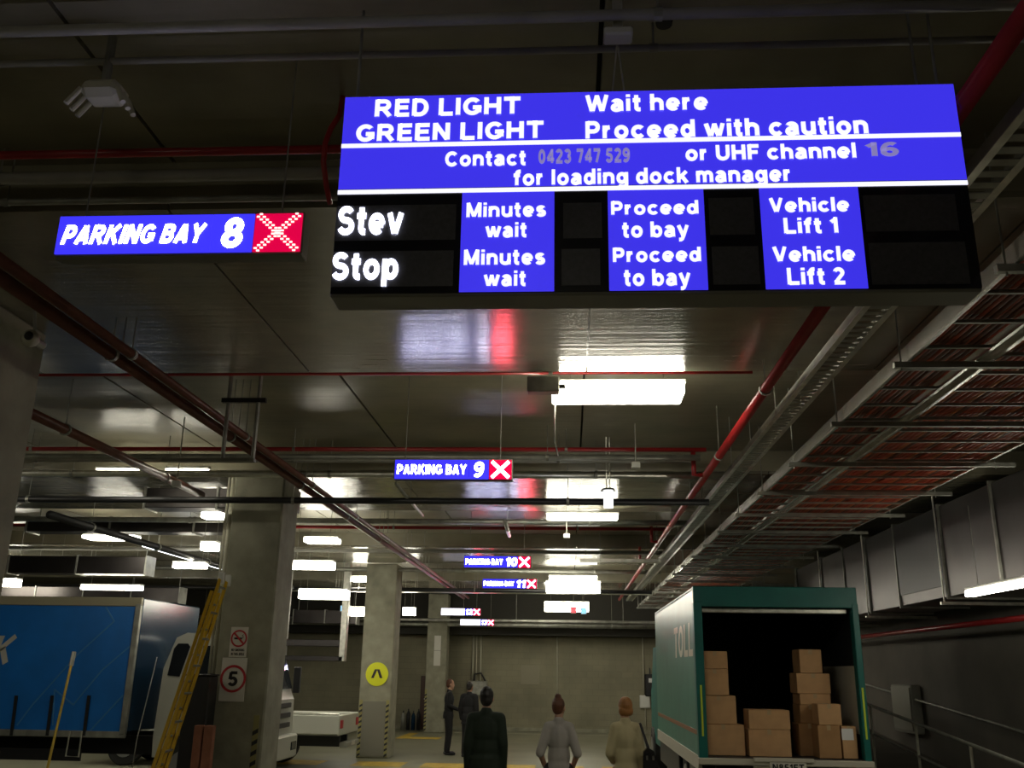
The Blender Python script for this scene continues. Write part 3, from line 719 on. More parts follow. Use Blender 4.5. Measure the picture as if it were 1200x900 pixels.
# ducts and frames behind the left trucks
t = thing('air_duct', 'shiny rectangular steel duct frame hanging behind the white truck cab', 'duct', (-6.4,24,2.1))
A, B = at(335,752,24), at(402,775,24)
obj('top_duct', MB().bbox(A.x-.1,B.x-.1,23.9,24.2,A.z-.1,A.z+.06,.01), M['duct'], t)
obj('bottom_duct', MB().bbox(A.x,B.x,23.9,24.1,B.z,B.z+.12,.01), M['duct'], t)
obj('riser', MB().bbox(B.x-.1,B.x+.06,23.9,24.1,B.z,ZS,.01), M['galv'], t)
obj('riser', MB().bbox(A.x-.1,A.x+.02,23.9,24.1,B.z,ZS,.01), M['galvdull'], t)
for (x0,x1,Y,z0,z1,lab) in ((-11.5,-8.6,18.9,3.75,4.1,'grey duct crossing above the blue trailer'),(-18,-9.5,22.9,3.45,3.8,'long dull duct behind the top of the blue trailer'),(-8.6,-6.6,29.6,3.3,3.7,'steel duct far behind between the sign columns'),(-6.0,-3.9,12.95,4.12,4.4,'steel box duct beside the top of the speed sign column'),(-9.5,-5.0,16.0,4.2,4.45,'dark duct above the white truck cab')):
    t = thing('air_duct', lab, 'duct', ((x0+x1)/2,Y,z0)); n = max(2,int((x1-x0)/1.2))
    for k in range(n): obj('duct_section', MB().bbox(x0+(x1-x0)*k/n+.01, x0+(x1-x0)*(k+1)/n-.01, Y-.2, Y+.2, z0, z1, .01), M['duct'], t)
    for x in (x0+.1, x1-.1): obj('hanger_rod', MB().tube([(x,Y,z1),(x,Y,ZB if any(a <= Y <= b for a, b in BE) else ZS)], .01, 6), M['galvdull'], t)
    for k in range(n+1):
        x = x0+(x1-x0)*k/n; obj('flange', MB().box(x-.015,x+.015,Y-.22,Y+.22,z0-.02,z1+.02), M['galvdull'], t)

# ================================================================== trucks
def wheel(parent, x, y, z, r, wd, axis='y'):
    d = Vector((0,1,0)) if axis == 'y' else Vector((1,0,0)); c = Vector((x,y,z))
    w_ = obj('wheel', MB().tube([c-d*wd/2, c-d*wd*.4, c+d*wd*.4, c+d*wd/2], [r*.93,r,r,r*.93], 24), M['rubber'], parent)
    obj('rim', MB().tube([c-d*(wd/2+.01), c+d*(wd/2+.01)], r*.55, 18), M['tyrehub'], w_)
    return w_
# --- teal truck seen from behind
t = thing('box_truck', 'teal box truck with open rear full of cardboard boxes', 'truck', (2.77,13.0,0))
tx0, tx1, ty0, ty1, tz0, tz1 = 1.68, 3.83, 13.0, 19.0, .97, 3.12
obj('side_wall', MB().box(tx0, tx0+.04, ty0+.1, ty1, tz0-.02, tz1-.02), M['tealside'], t, label='teal vinyl-covered side')
obj('side_wall', MB().box(tx1-.04, tx1, ty0+.1, ty1, tz0, tz1-.02), M['tealside'], t)
obj('roof', MB().box(tx0, tx1, ty0+.1, ty1, tz1-.04, tz1), M['teal'], t)
obj('front_wall', MB().box(tx0+.04, tx1-.04, ty1-.04, ty1, tz0, tz1-.04), M['interior'], t)
obj('interior_lining', MB().box(tx0+.04, tx0+.05, ty0+.12, ty1-.05, tz0, tz1-.05).box(tx1-.05, tx1-.04, ty0+.12, ty1-.05, tz0, tz1-.05).box(tx0+.05, tx1-.05, ty0+.12, ty1-.05, tz1-.06, tz1-.05), M['interior'], t)
obj('deck', MB().box(tx0, tx1, ty0+.02, ty1, tz0-.1, tz0), M['interior'], t)
obj('rear_header', MB().bbox(tx0-.01, tx1+.01, ty0, ty0+.12, tz1-.26, tz1+.01, .01), M['teal'], t, label='teal header over the rear opening')
obj('door_rail', MB().bbox(tx0+.1, tx1-.1, ty0+.13, ty0+.2, tz1-.33, tz1-.27, .01), M['galv'], t)
for k in range(6): obj('roller_slat', MB().bbox(tx0+.1, tx1-.1, ty0+.25+k*.3, ty0+.5+k*.3, tz1-.13, tz1-.10, .005), M['galvdull'], t)
for (a,b) in ((tx0-.015, tx0+.10),(tx1-.07, tx1+.015)):
    ps = obj('rear_post', MB().bbox(a, b, ty0-.01, ty0+.14, tz0-.02, tz1-.2, .01), M['teal'], t)
    obj('reflective_strip', MB().box((a+b)/2-.012,(a+b)/2+.012, ty0-.014, ty0-.01, 1.22, 1.85), M['lime'], ps)
obj('rear_sill', MB().bbox(tx0-.03, tx1+.03, ty0-.06, ty0+.08, tz0-.09, tz0-.01, .01), M['bodycream'], t, label='worn cream steel sill')
obj('side_skirt_rail', MB().box(tx0-.015, tx0+.03, ty0+.1, ty1, tz0-.17, tz0), M['bodycream'], t)
obj('side_stripe', MB().box(tx0-.004, tx0, ty0+.2, ty1-.1, 1.22, 1.28), M['orangestripe'], t)
obj('corner_trim', MB().box(tx0-.012, tx0+.0, ty0+.08, ty0+.13, tz0, tz1-.05), M['galv'], t)
# lettering on the side reads towards the rear
mb = MB()
tl = text('lettering', 'TOLL', 0, 1, 0, 1, 0, mat('toll_cream', (.72,.70,.58), .4), t, .05, .12, .003)
off = t.location
for v in tl.data.vertices:
    u, zz, dd = v.co.x+off.x, v.co.z+off.z, v.co.y+off.y
    v.co = Vector((tx0-.003+dd, 15.6-u*2.3, 2.22+zz*.46))-off
obj('lining_panel', MB().box(tx1-.065, tx1-.05, ty0+.16, ty0+1.7, tz0+.3, tz0+1.15), M['bodycream'], t, label='pale lining panel')
obj('chassis', MB().box(tx0+.55, tx0+.7, ty0+.2, 23, .62, .86).box(tx1-.7, tx1-.55, ty0+.2, 23, .62, .86), M['black'], t)
obj('side_guard', MB().bbox(tx0+.02, tx0+.06, 13.5, 14.4, .42, .80, .01).bbox(tx0+.02, tx0+.06, 15.75, 18.9, .42, .80, .01), M['black'], t)
obj('fuel_tank', MB().bbox(tx0+.1, tx0+.5, 16.2, 17.6, .38, .78, .05), M['black'], t)
obj('underrun_bar', MB().bbox(tx0+.1, tx1-.1, ty0+.05, ty0+.15, .45, .57, .01), M['black'], t)
for x in (tx0+.2, tx1-.2):
    wheel(t, x, 15.2, .45, .45, .28, 'x'); wheel(t, x, 21.2, .45, .45, .28, 'x')
    obj('mudflap', MB().box(x-.2, x+.2, 14.5, 14.52, .2, .85), M['rubber'], t)
    tlm = obj('tail_light', MB().bbox(x-.12, x+.12, ty0-.02, ty0+.04, .6, .72, .01), M['signred'], t)
cb = obj('cab', MB().prism([(19.5,.6),(19.5,2.5),(20.8,2.5),(21.4,1.7),(21.6,1.6),(21.7,.6)], tx0+.1, tx1-.1, 'x'), M['teal'], t)
obj('windscreen', MB().prism([(20.86,2.44),(21.38,1.76),(21.41,1.78),(20.89,2.46)], tx0+.2, tx1-.2, 'x'), M['glass'], cb)
A, B = at(903,905,ty0-.09), at(945,894,ty0-.09)
pl = obj('number_plate', MB().bbox(A.x, B.x, ty0-.09, ty0-.07, A.z, B.z, .004), M['signwhite'], t)
text('lettering', 'N851FT', A.x+.03, B.x-.03, A.z+.02, B.z-.02, ty0-.09, M['black'], pl, .02, 0, .002)
obj('plate_bracket', MB().bbox(A.x-.2, B.x+.1, ty0-.10, ty0-.05, B.z, B.z+.05, .006), M['bodycream'], t)
# boxes, from photograph measurements on the plane just inside the opening
def carton(x0, x1, y0, y1, Y, d, label, m='card', lab=False):
    a = at(x0, y1, Y); b = at(x1, y0, Y); zb, zt = a.z, b.z
    t = thing('cardboard_box', label, 'box', ((a.x+b.x)/2, Y, zb), 'cardboard boxes in the teal truck')
    obj('carton', MB().bbox(a.x, b.x, Y, Y+d, zb, zt, .006), M[m], t)
    obj('tape', MB().box((a.x+b.x)/2-.024, (a.x+b.x)/2+.024, Y-.001, Y+d*.99, zt-.06, zt+.0015), M['tape'], t)
    if lab: obj('address_label', MB().box(b.x-.17, b.x-.03, Y-.003, Y, zt-.16, zt-.04), M['paper'], t, label='white paper label')
    return zb, zt
def stack(spec, Y, d, base):
    """boxes of one pile from the bottom up: bottom sits on the deck, each next on the one below"""
    z = base
    for (x0, x1, ytop, label, m, dd, lb) in spec:
        Yb = Y+dd; a = at(x0, ytop, Yb); b = at(x1, ytop, Yb)
        zt = (a.z+b.z)/2
        t = thing('cardboard_box', label, 'box', ((a.x+b.x)/2, Yb, z), 'cardboard boxes in the teal truck')
        obj('carton', MB().bbox(a.x, b.x, Yb, Yb+d, z+.002, zt-.001, .006), M[m], t)
        obj('tape', MB().box((a.x+b.x)/2-.024, (a.x+b.x)/2+.024, Yb-.0015, Yb+d*.99, zt-.06, zt), M['tape'], t)
        if lb: obj('address_label', MB().box(b.x-.19, b.x-.04, Yb-.003, Yb, zt-.17, zt-.03), M['paper'], t, label='white paper label')
        z = zt
stack([(823,872,849,'wide bottom box of the left pile in the teal truck','card',0,0),
       (822,862,815,'second box from the bottom of the left pile','card',.02,0),
       (821.5,853,784,'third box from the bottom of the left pile','card',0,0),
       (822.5,852,763,'top box of the left pile in the teal truck','card',.03,0)], 13.25, .45, tz0)
stack([(877,926,855,'lower of the two boxes standing in the middle','card',0,0),
       (877,925,832,'upper of the two boxes standing in the middle','card',0,0)], 13.2, .4, tz0)
stack([(936,962,848,'dark lower box at the left of the right pile','card2',.0,0),
       (937,962,826,'dark box in the right pile beside the raised box','card2',.0,0),
       (937,973,813,'box under the wide one in the right pile','card',.0,0),
       (933,972,789,'wide box just below the top of the right pile','card',.0,0),
       (936,962,761,'top box of the tall right pile','card',.02,0)], 13.45, .42, tz0)
stack([(958,984,850,'brown box at the foot of the right pile, beside the labelled box','card2',0,0),
       (958,985,825,'light box raised in front of the right pile','card',0,0)], 13.1, .33, tz0)
stack([(986,1003,851,'small box with white paper label at the right end','card',0,1)], 13.12, .35, tz0)

# --- blue curtain-sided truck with white cab
t = thing('curtain_truck', 'blue curtain-sided truck with white cab parked across the left bay', 'truck', (-8,15.0,0))
bx0, bx1, by0, by1, bz0, bz1 = -13.6, -6.88, 15.0, 17.45, .98, 3.03
obj('body', MB().box(bx0, bx1-.06, by0+.03, by1, bz0, bz1-.03), M['darkblue'], t)
cur = obj('curtain', MB().box(bx0+.06, bx1-.09, by0, by0+.03, bz0+.02, bz1-.13), M['bluecurtain'], t, label='bright blue side curtain')
obj('roof_rail', MB().bbox(bx0, bx1, by0-.02, by0+.06, bz1-.14, bz1, .01), M['creamrail'], t, label='cream roof rail')
obj('corner_post', MB().bbox(bx1-.09, bx1, by0-.03, by0+.06, bz0-.02, bz1-.1, .01), M['galvdull'], t)
obj('front_wall', MB().bbox(bx1-.06, bx1, by0+.06, by1, bz0, bz1, .02), M['darkblue'], t, label='glossy dark blue bulkhead')
obj('side_rail', MB().bbox(bx0, bx1, by0-.02, by0+.05, bz0-.08, bz0+.02, .01), M['galvdull'], t)
def line(pts, wd=.022):
    mb = MB()
    for a, b in zip(pts, pts[1:]):
        A, B = at(*a, by0), at(*b, by0); A.y = B.y = by0-.004; d = (B-A).normalized(); n = Vector((-d.z,0,d.x))*wd/2
        mb.beam(A, B, n, (0,.003,0))
    obj('curtain_line', mb, M['blueline'], cur, label='pale zigzag line')
line([(124,711),(134,728),(90,768),(38,826),(20,850)]); line([(154,756),(120,785),(86,826),(64,808),(62,850)]); line([(144,815),(106,856)])
KA, KB = at(-14,779,by0), at(21,743,by0)
text('lettering', 'K', KA.x, KB.x, KA.z, KB.z, by0-.001, M['signwhite'], cur, .05, .3, .004)
for x in (18, 60, 103):
    A, B = at(x+2,815,by0), at(x-4,862,by0)
    obj('curtain_strap', MB().beam((A.x,by0-.02,A.z),(B.x,by0-.02,B.z),(.025,0,0),(0,.006,0)), M['black'], t)
obj('step', MB().tube([at(82,857,14.95), at(77,886,14.95), at(92,887,14.95), at(96,857,14.95)], .014), M['galv'], t)
obj('chassis', MB().box(bx0+.3, -5.2, 15.6, 15.75, .62, .9).box(bx0+.3, -5.2, 16.7, 16.85, .62, .9), M['black'], t)
obj('side_guard', MB().box(-12,-7.6,15.1,15.14,.55,.72), M['black'], t)
for x in (-12.4, -11.2, -5.95):
    for y in (15.3, 17.15): wheel(t, x, y, .48, .48, .3)
# cab outline in side view (x, z)
cab = obj('cab', MB().prism([(-6.50,.62),(-6.52,.95),(-6.48,1.95),(-6.32,2.42),(-6.15,2.50),(-5.45,2.46),(-5.2,2.3),(-4.98,1.58),(-4.92,1.45),(-4.90,.5),(-5.4,.45),(-5.42,.75),(-5.6,.98),(-6.2,.98),(-6.35,.75),(-6.36,.62)], 15.2, 17.3), M['cabwhite'], t, label='white day cab')
def panel(name, pts, y0, y1, m, par): return obj(name, MB().prism(pts, y0, y1), m, par)
panel('rear_side_window', [(-6.40,1.84),(-6.20,1.82),(-6.08,2.28),(-6.12,2.33),(-6.28,2.33),(-6.34,2.25)], 15.185, 15.2, M['glass'], cab)
dr = panel('door', [(-6.0,1.0),(-5.9,2.36),(-5.36,2.36),(-5.10,1.65),(-5.12,1.0)], 15.18, 15.2, M['cabwhite'], cab)
panel('door_window', [(-5.92,1.7),(-5.85,2.3),(-5.40,2.3),(-5.2,1.7)], 15.17, 15.18, M['glass'], dr) if False else obj('door_window', MB().prism([(-5.92,1.7),(-5.85,2.3),(-5.40,2.3),(-5.2,1.7)], 15.165, 15.18), M['glass'], cab)
obj('windscreen', MB().prism([(-5.18,2.28),(-4.97,1.62),(-4.94,1.63),(-5.15,2.30)], 15.3, 17.2), M['glass'], cab)
for k in range(3): obj('grille_bar', MB().bbox(-4.91,-4.87,15.5,17.0,1.0+k*.16,1.08+k*.16,.008), M['black'], cab)
bmp = obj('bumper', MB().bbox(-4.98,-4.80,15.2,17.3,.5,.88,.03), M['cabwhite'], cab)
for y in (15.45, 17.05):
    obj('headlight', MB().bbox(-4.82,-4.785,y-.15,y+.15,.62,.76,.01), M['glass'], bmp)
mr = obj('mirror', MB().bbox(-4.98,-4.86,14.98,15.06,1.55,2.0,.015), M['black'], cab)
obj('mirror_arm', MB().tube([(-5.1,15.2,2.25),(-4.93,15.02,2.02)], .014), M['black'], cab)
for k, m in enumerate(('white','signred')): obj('mirror_reflection', MB().box(-4.858,-4.852,14.99,15.05,1.62+k*.14,1.74+k*.14), M[m], mr)  # white and red reflections in the mirror, built as coloured strips
obj('mirror', MB().bbox(-4.98,-4.86,17.35,17.45,1.55,2.0,.015), M['black'], cab)
# --- white utility truck behind
t = thing('pickup_truck', 'white tray-back pickup with square tailgate parked behind the truck cab', 'car', (-5.5,20.8,0))
obj('tray_side', MB().bbox(-7.2,-4.72,20.0,20.06,.68,1.06,.02), M['cabwhite'], t)
obj('tray_side', MB().bbox(-7.2,-4.72,21.7,21.76,.68,1.06,.02), M['cabwhite'], t)
obj('tailgate', MB().bbox(-4.76,-4.70,20.0,21.76,.66,1.06,.02), M['cabwhite'], t)
obj('tray_floor', MB().box(-7.2,-4.76,20.06,21.7,.66,.72), M['galvdull'], t)
obj('headboard', MB().bbox(-7.24,-7.18,20.05,21.7,.7,1.75,.02), M['black'], t)
obj('top_rail', MB().tube([(-7.2,20.03,1.08),(-4.73,20.03,1.08)], .018), M['galv'], t)
obj('cab', MB().prism([(-9.9,.5),(-10,.95),(-9.2,1.05),(-8.6,1.65),(-7.5,1.68),(-7.3,.98),(-7.3,.5)], 20.08, 21.68), M['cabwhite'], t)
obj('side_window', MB().prism([(-9.1,1.08),(-8.58,1.58),(-7.6,1.6),(-7.5,1.08)], 20.06, 20.08), M['glass'], t)
for y in (20.15, 21.6):
    obj('tail_light', MB().bbox(-4.71,-4.675,y-.09,y+.09,.80,.96,.008), M['signred'], t)
for x in (-6.3, -9.2):
    for y in (20.2, 21.55): wheel(t, x, y, .36, .36, .22)
obj('rear_bumper', MB().bbox(-4.75,-4.6,20.3,21.5,.42,.52,.01), M['galvdull'], t)
obj('chassis', MB().box(-9.6,-4.8,20.5,20.6,.42,.62).box(-9.6,-4.8,21.15,21.25,.42,.62), M['black'], t)
obj('number_plate', MB().box(-4.60,-4.59,20.75,21.05,.44,.52), M['signwhite'], t)

# ================================================================== left foreground items
# yellow ladder leaning on the column
top = at(264, 674, 11.45); low = at(190, 900, 10.9); d = (low-top); base = top+d*(top.z/(top.z-low.z))
t = thing('extension_ladder', 'yellow extension ladder leaning against the speed sign column', 'ladder', base)
dirv = (top-base).normalized(); wv = Vector((-.045,.36,0)); nv = dirv.cross(wv).normalized()
for (f0, f1, o_) in ((0, 1.0, 0), (.25, .93, .05)):
    sec_a = base+(top-base)*f0+nv*o_; sec_b = base+(top-base)*f1+nv*o_
    for s in (-.5, .5): obj('stile', MB().beam(sec_a+wv*s, sec_b+wv*s, nv*.018, wv.normalized()*.014), M['ladder'], t)
    n = int((sec_b-sec_a).length/.3)
    for k in range(n):
        c = sec_a+(sec_b-sec_a)*((k+.5)/n); obj('rung', MB().tube([c-wv*.5, c+wv*.5], .014), M['galvdull'], t)
for s in (-.5,.5):
    c = base+wv*s; obj('foot', MB().bbox(c.x-.03,c.x+.03,c.y-.03,c.y+.03,0,.05,.006), M['rubber'], t)
    c = top+wv*s; obj('end_cap', MB().bbox(c.x-.03,c.x+.03,c.y-.03,c.y+.03,c.z-.12,c.z+.02,.006), M['white'], t)
# thin yellow stick
a = at(86,768,13.8); b_ = at(58,890,13.5); b_ = a+(b_-a)*(a.z/(a.z-b_.z))
t = thing('height_stick', 'thin yellow pole with a grey head standing before the blue curtain', 'pole', b_)
obj('shaft', MB().tube([b_, a], .018), M['yellow'], t)
obj('head', MB().tube([a-(a-b_).normalized()*.15, a+(a-b_).normalized()*.05], .032), M['galvdull'], t)
obj('foot', MB().bbox(b_.x-.12,b_.x+.12,b_.y-.12,b_.y+.12,0,.02,.005), M['black'], t)
# black board and timber by the column
t = thing('tall_black_case', 'tall matt black case standing left of the speed sign column', 'cabinet', (-4.62,11.75,0))
a, b_ = at(234,792,11.7), at(251,792,11.7)
obj('case', MB().bbox(-4.66,-4.36,11.62,11.9,0,a.z,.01), M['black'], t)
obj('front_panel', MB().box(-4.63,-4.39,11.61,11.62,.1,a.z-.06), M['blackgloss'], t) if False else obj('lid', MB().bbox(-4.67,-4.35,11.61,11.91,a.z,a.z+.02,.005), M['black'], t)
for k, (xa, xb) in enumerate(((-4.43,-4.33),(-4.31,-4.20))):
    t = thing('timber_post', ('left' if k == 0 else 'right')+' one of two pinkish timber posts at the foot of the speed sign column', 'timber', ((xa+xb)/2,11.5,0))
    obj('plank', MB().bbox(xa,xb,11.46,11.56,0,1.32,.008), M['brickred'], t)
# conduits on the column
for k, (x, r) in enumerate(((-4.50,.035),(-4.56,.018))):
    pipe('column_conduit', [(x,12.1,1.9),(x,12.1,ZB)], r, M['cream'], ('thick' if k == 0 else 'thin')+' pale vertical conduit on the left side of the speed sign column', 'conduit')
# rope-like cable by the cab
pipe('air_hose', [at(184,770,14.9), at(172,820,14.9), at(160,868,14.9), at(155,900,14.9)], .008, M['conduit'], 'thin grey hose hanging between blue body and white cab', 'hose')
# column signs
def plate(px, py, Y, name, label, m='signwhite'):
    (x0, x1), (y0, y1) = px, py
    a, b = at(x0, y1, Y), at(x1, y0, Y)
    t = thing(name, label, 'sign', ((a.x+b.x)/2, Y, a.z))
    obj('plate', MB().bbox(a.x, b.x, Y-.012, Y-.001, a.z, b.z, .003), M[m], t)
    return t, a.x, b.x, a.z, b.z
t, x0, x1, z0, z1 = plate((256,290.5), (771,822), 12.0, 'speed_sign', 'square white sign with red ring and number 5')
cx, cz = (x0+x1)/2, z0+(z1-z0)*.52
obj('red_ring', MB().ring((cx,cz), .135, .165, -.0+11.985, 11.988), M['signred'], t)
text('lettering', '5', cx-.06, cx+.06, cz-.09, cz+.09, 11.988, M['black'], t, .03, 0, .003)
t, x0, x1, z0, z1 = plate((268,292), (735,770), 12.0, 'prohibition_sign', 'small white no smoking sign above the speed limit sign')
cx, cz = (x0+x1)/2, z0+(z1-z0)*.62
obj('red_ring', MB().ring((cx,cz), .085, .105, 11.985, 11.988), M['signred'], t)
obj('cigarette', MB().box(cx-.06, cx+.04, 11.984, 11.988, cz-.012, cz+.012), M['black'], t)
obj('smoke_wisp', MB().tube([(cx+.045,11.986,cz),(cx+.055,11.986,cz+.02),(cx+.04,11.986,cz+.035),(cx+.055,11.986,cz+.05)], .004, 5), M['black'], t)
obj('red_bar', MB().beam((cx-.065,11.983,cz+.065),(cx+.065,11.983,cz-.065),(.008,0,.008),(0,.002,0)), M['signred'], t)
text('lettering', 'NO SMOKING', x0+.03, x1-.03, z0+.07, z0+.105, 11.988, M['black'], t, .0, 0, .002)
text('lettering', 'IN THIS AREA', x0+.03, x1-.03, z0+.02, z0+.055, 11.988, M['black'], t, .0, 0, .002)
# round pedestrian sign
p = at(442,790,22.9); t = thing('pedestrian_sign', 'round yellow pedestrian crossing sign with black walking legs', 'sign', p)
obj('plate', MB().disc((p.x,p.z), .27, 22.875, 22.89), M['signyellow'], t)
for s in (-1, 1):
    q = Vector((p.x+s*.025, 22.873, p.z+.11)); e = Vector((p.x+s*.105, 22.873, p.z-.09))
    obj('leg_symbol', MB().beam(q, e, (.032,0,0), (0,.002,0)), M['black'], t)
# white panel on the far column
t, x0, x1, z0, z1 = plate((508,517), (745,780), 32.3, 'white_panel', 'narrow pale vertical panel on the farthest column')
obj('lower_seam', MB().box(x0, x1, 32.284, 32.288, (z0+z1)/2-.01, (z0+z1)/2+.01), M['galvdull'], t)
# ================================================================== back wall fittings
YW = 34.0
def wallbox(name, px, py, dep, m, label, cat, extra=None):
    (x0, x1), (y0, y1) = px, py; a, b = at(x0, y1, YW-dep), at(x1, y0, YW-dep)
    t = thing(name, label, cat, ((a.x+b.x)/2, YW, a.z)); obj('case', MB().bbox(a.x, b.x, YW-dep, YW, a.z, b.z, .02), M[m], t)
    return t, a, b
t, a, b = wallbox('extinguisher_bag', (756.5,768), (790,816), .2, 'black', 'black hanging cover with a small white label on the back wall', 'bag')
obj('label_patch', MB().box(a.x+.12, a.x+.24, YW-.21, YW-.2, b.z-.28, b.z-.14), M['paper'], t)
obj('strap', MB().tube([((a.x+b.x)/2,YW-.1,b.z),((a.x+b.x)/2,YW-.05,b.z+.2)], .02), M['black'], t)
t, a, b = wallbox('wall_box', (750,762), (815,830), .12, 'white', 'white wall box below the black hanging cover', 'box')
obj('cover', MB().bbox(a.x+.03, b.x-.03, YW-.14, YW-.12, a.z+.03, b.z-.03, .005), M['white'], t)
t, a, b = wallbox('switchboard', (548,571), (798,815), .15, 'galvdull', 'pale green-grey electrical board behind the standing men', 'cabinet')
obj('door', MB().bbox(a.x+.03, b.x-.03, YW-.17, YW-.15, a.z+.03, b.z-.03, .005), M['galvdull'], t)
obj('cable_loop', MB().tube([(a.x+.2,YW-.1,b.z),(a.x+.22,YW-.15,b.z+.22),(a.x+.45,YW-.15,b.z+.26),(a.x+.6,YW-.1,b.z)], .03), M['black'], t)
for (x, y0, y1, r, lab) in ((653,745,822,.02,'thin pale vertical conduit down the back wall above the woman in grey'),(753,752,815,.02,'thin pale vertical conduit down to the white wall box'),(555,742,798,.035,'left pale pipe dropping to the electrical board'),(559,742,798,.02,'middle pale pipe dropping to the electrical board'),(564,742,798,.03,'right pale pipe dropping to the electrical board'),(756,830,856,.015,'thin conduit below the white wall box')):
    a, b = at(x,y0,YW-.05), at(x,y1,YW-.05)
    pipe('wall_conduit', [(a.x,YW-.05,a.z if y0 > 800 else 3.3),(a.x,YW-.05,b.z)], r, M['cream'], lab, 'conduit', n=6)
a, b = at(610,802,YW), at(632,780,YW)
t = thing('patch_panel', 'slightly lighter square patch panel on the back wall between the figures', 'panel', (a.x,YW,a.z)); obj('sheet', MB().bbox(a.x,b.x,YW-.02,YW-.001,a.z,b.z,.004), mat('patch_paint', (.28,.255,.18), .7), t)
a, b = at(494,852,YW), at(499,792,YW)
t = thing('far_doorway', 'narrow dark brown door leaf left of the farthest column', 'door', (a.x,YW,0)); obj('leaf', MB().bbox(a.x-.08,b.x+.12,YW-.06,YW-.01,0,b.z,.01), mat('door_brown', (.05,.02,.012), .5), t); obj('handle', MB().tube([(b.x,YW-.1,1.0),(b.x,YW-.06,1.0)], .02), M['galv'], t)
for k in range(4):
    x = at(472+k*6,850,33.5).x
    t = thing('gas_bottle', 'small dull bottle in the row by the dark door, '+('leftmost','second from the left','third from the left','rightmost')[k], 'bottle', (x,33.5,0), 'bottles at the foot of the far wall')
    obj('body', MB().tube([(x,33.5,0),(x,33.5,.45+.06*(k%2)),(x,33.5,.55+.06*(k%2))], [.07,.07,.03], 12), M[('galvdull','black','darkblue','black')[k]], t, smooth=True)
    obj('neck', MB().tube([(x,33.5,.54+.06*(k%2)),(x,33.5,.62+.06*(k%2))], .02), M['black'], t)
# lit exit box and blue signs far away
for (x,y,Y,m,lab,ww) in ((672,715,0,'signred','small red lit sign under the far aisle light',.14),(684,716,0,'lampdim','small pale blue lit sign beside the red one',.14),(405,713,0,'lampdim','small bluish lit sign left of the pedestrian column',.30)):
    Yp = 29.0; p = at(x,y,Yp); t = thing('exit_sign', lab, 'sign', (p.x,Yp,p.z-.06))
    obj('case', MB().bbox(p.x-ww/2-.02,p.x+ww/2+.02,Yp,Yp+.05,p.z-.1,p.z+.1,.008), M['galvdull'], t)
    obj('face', MB().box(p.x-ww/2,p.x+ww/2,Yp-.008,Yp,p.z-.08,p.z+.08), mat('sign_glow_'+str(x), (.2,.2,.2), .4, emit=(.9,.05,.08) if m == 'signred' else (.25,.6,.9), estr=1.5), t)
    obj('hanger_rod', MB().tube([(p.x,Yp+.02,p.z+.1),(p.x,Yp+.02,ZB)], .008, 5), M['galvdull'], t)
# floor markings
def bar(x0, x1, y0, y1, z=.004):
    return MB().box(x0,x1,y0,y1,.0005,z)
t = thing('floor_marking', 'yellow line across the aisle before the walking people, gaps left for shadow', 'road marking', (-3,21.6,0))
for a, b in ((-6.6,-5.4),(-4.7,-3.6),(-3.2,-2.0),(-1.6,-.75),(-.5,.3),(.7,1.5)): obj('painted_bar', bar(a,b,21.1,22.1), M['yellow'], t)  # gaps between the bars stand for shadow breaking the yellow strip
t = thing('floor_marking', 'yellow painted patch near the farthest column', 'road marking', (-4.6,30,0))
obj('painted_bar', bar(-5.2,-3.9,29.4,30.2), M['yellow'], t); obj('painted_bar', bar(-5.2,-4.9,30.2,32), M['yellow'], t)
t = thing('floor_marking', 'pale line painted along the foot of the back wall', 'road marking', (0,32.8,0))
obj('painted_bar', bar(-3.8,6,32.6,32.75), M['cream'], t)

# ================================================================== railings on the ramp
def zr(y): return max(0, min(.95, (y-10.6)/12))
t = thing('ramp_railing', 'galvanised railing along the open side of the ramp at the right edge', 'railing', (5.05,9,0))
obj('top_rail', MB().tube([(5.05,8.2,.98),(5.05,10.6,1.0),(5.05,22,1.95),(5.05,26,1.95)], .024, 10), M['galvdull'], t, smooth=True)
obj('mid_rail', MB().tube([(5.05,8.2,.52),(5.05,10.6,.55),(5.05,22,1.5),(5.05,26,1.5)], .018, 8), M['galvdull'], t, smooth=True)
for y in (8.2, 9.9, 11.3, 12.9, 14.8, 16.9, 19.2, 21.6, 24):
    obj('post', MB().tube([(5.05,y,zr(y)),(5.05,y,zr(y)+.99)], .02, 8), M['galv'], t)
t = thing('wall_handrail', 'dull handrail fixed to the right wall above the ramp', 'railing', (6.3,9,1))
obj('rail', MB().tube([(6.3,8,1.0),(6.3,11.5,1.08),(6.3,22,1.88),(6.3,30,1.88)], .022, 8), M['galvdull'], t, smooth=True)
for y in (9, 11.5, 14, 16.5, 19, 21.5, 25): 
    z = 1.08+max(0,min(10.5,y-11.5))*.0762 if y > 11.5 else 1.0+(y-8)*.0229
    obj('bracket', MB().tube([(6.3,y,z),(6.4,y,z-.03)], .012, 6), M['galvdull'], t)
a = at(1056,850,18.9)
t = thing('wall_cabinet', 'small pale cabinet on the right wall behind the railing', 'cabinet', (6.3,18.9,1.2))
obj('case', MB().bbox(6.22,6.4,18.3,19.4,1.0,1.85,.02), M['cabwhite'], t); obj('door', MB().bbox(6.2,6.22,18.35,19.35,1.05,1.8,.005), M['cabwhite'], t)

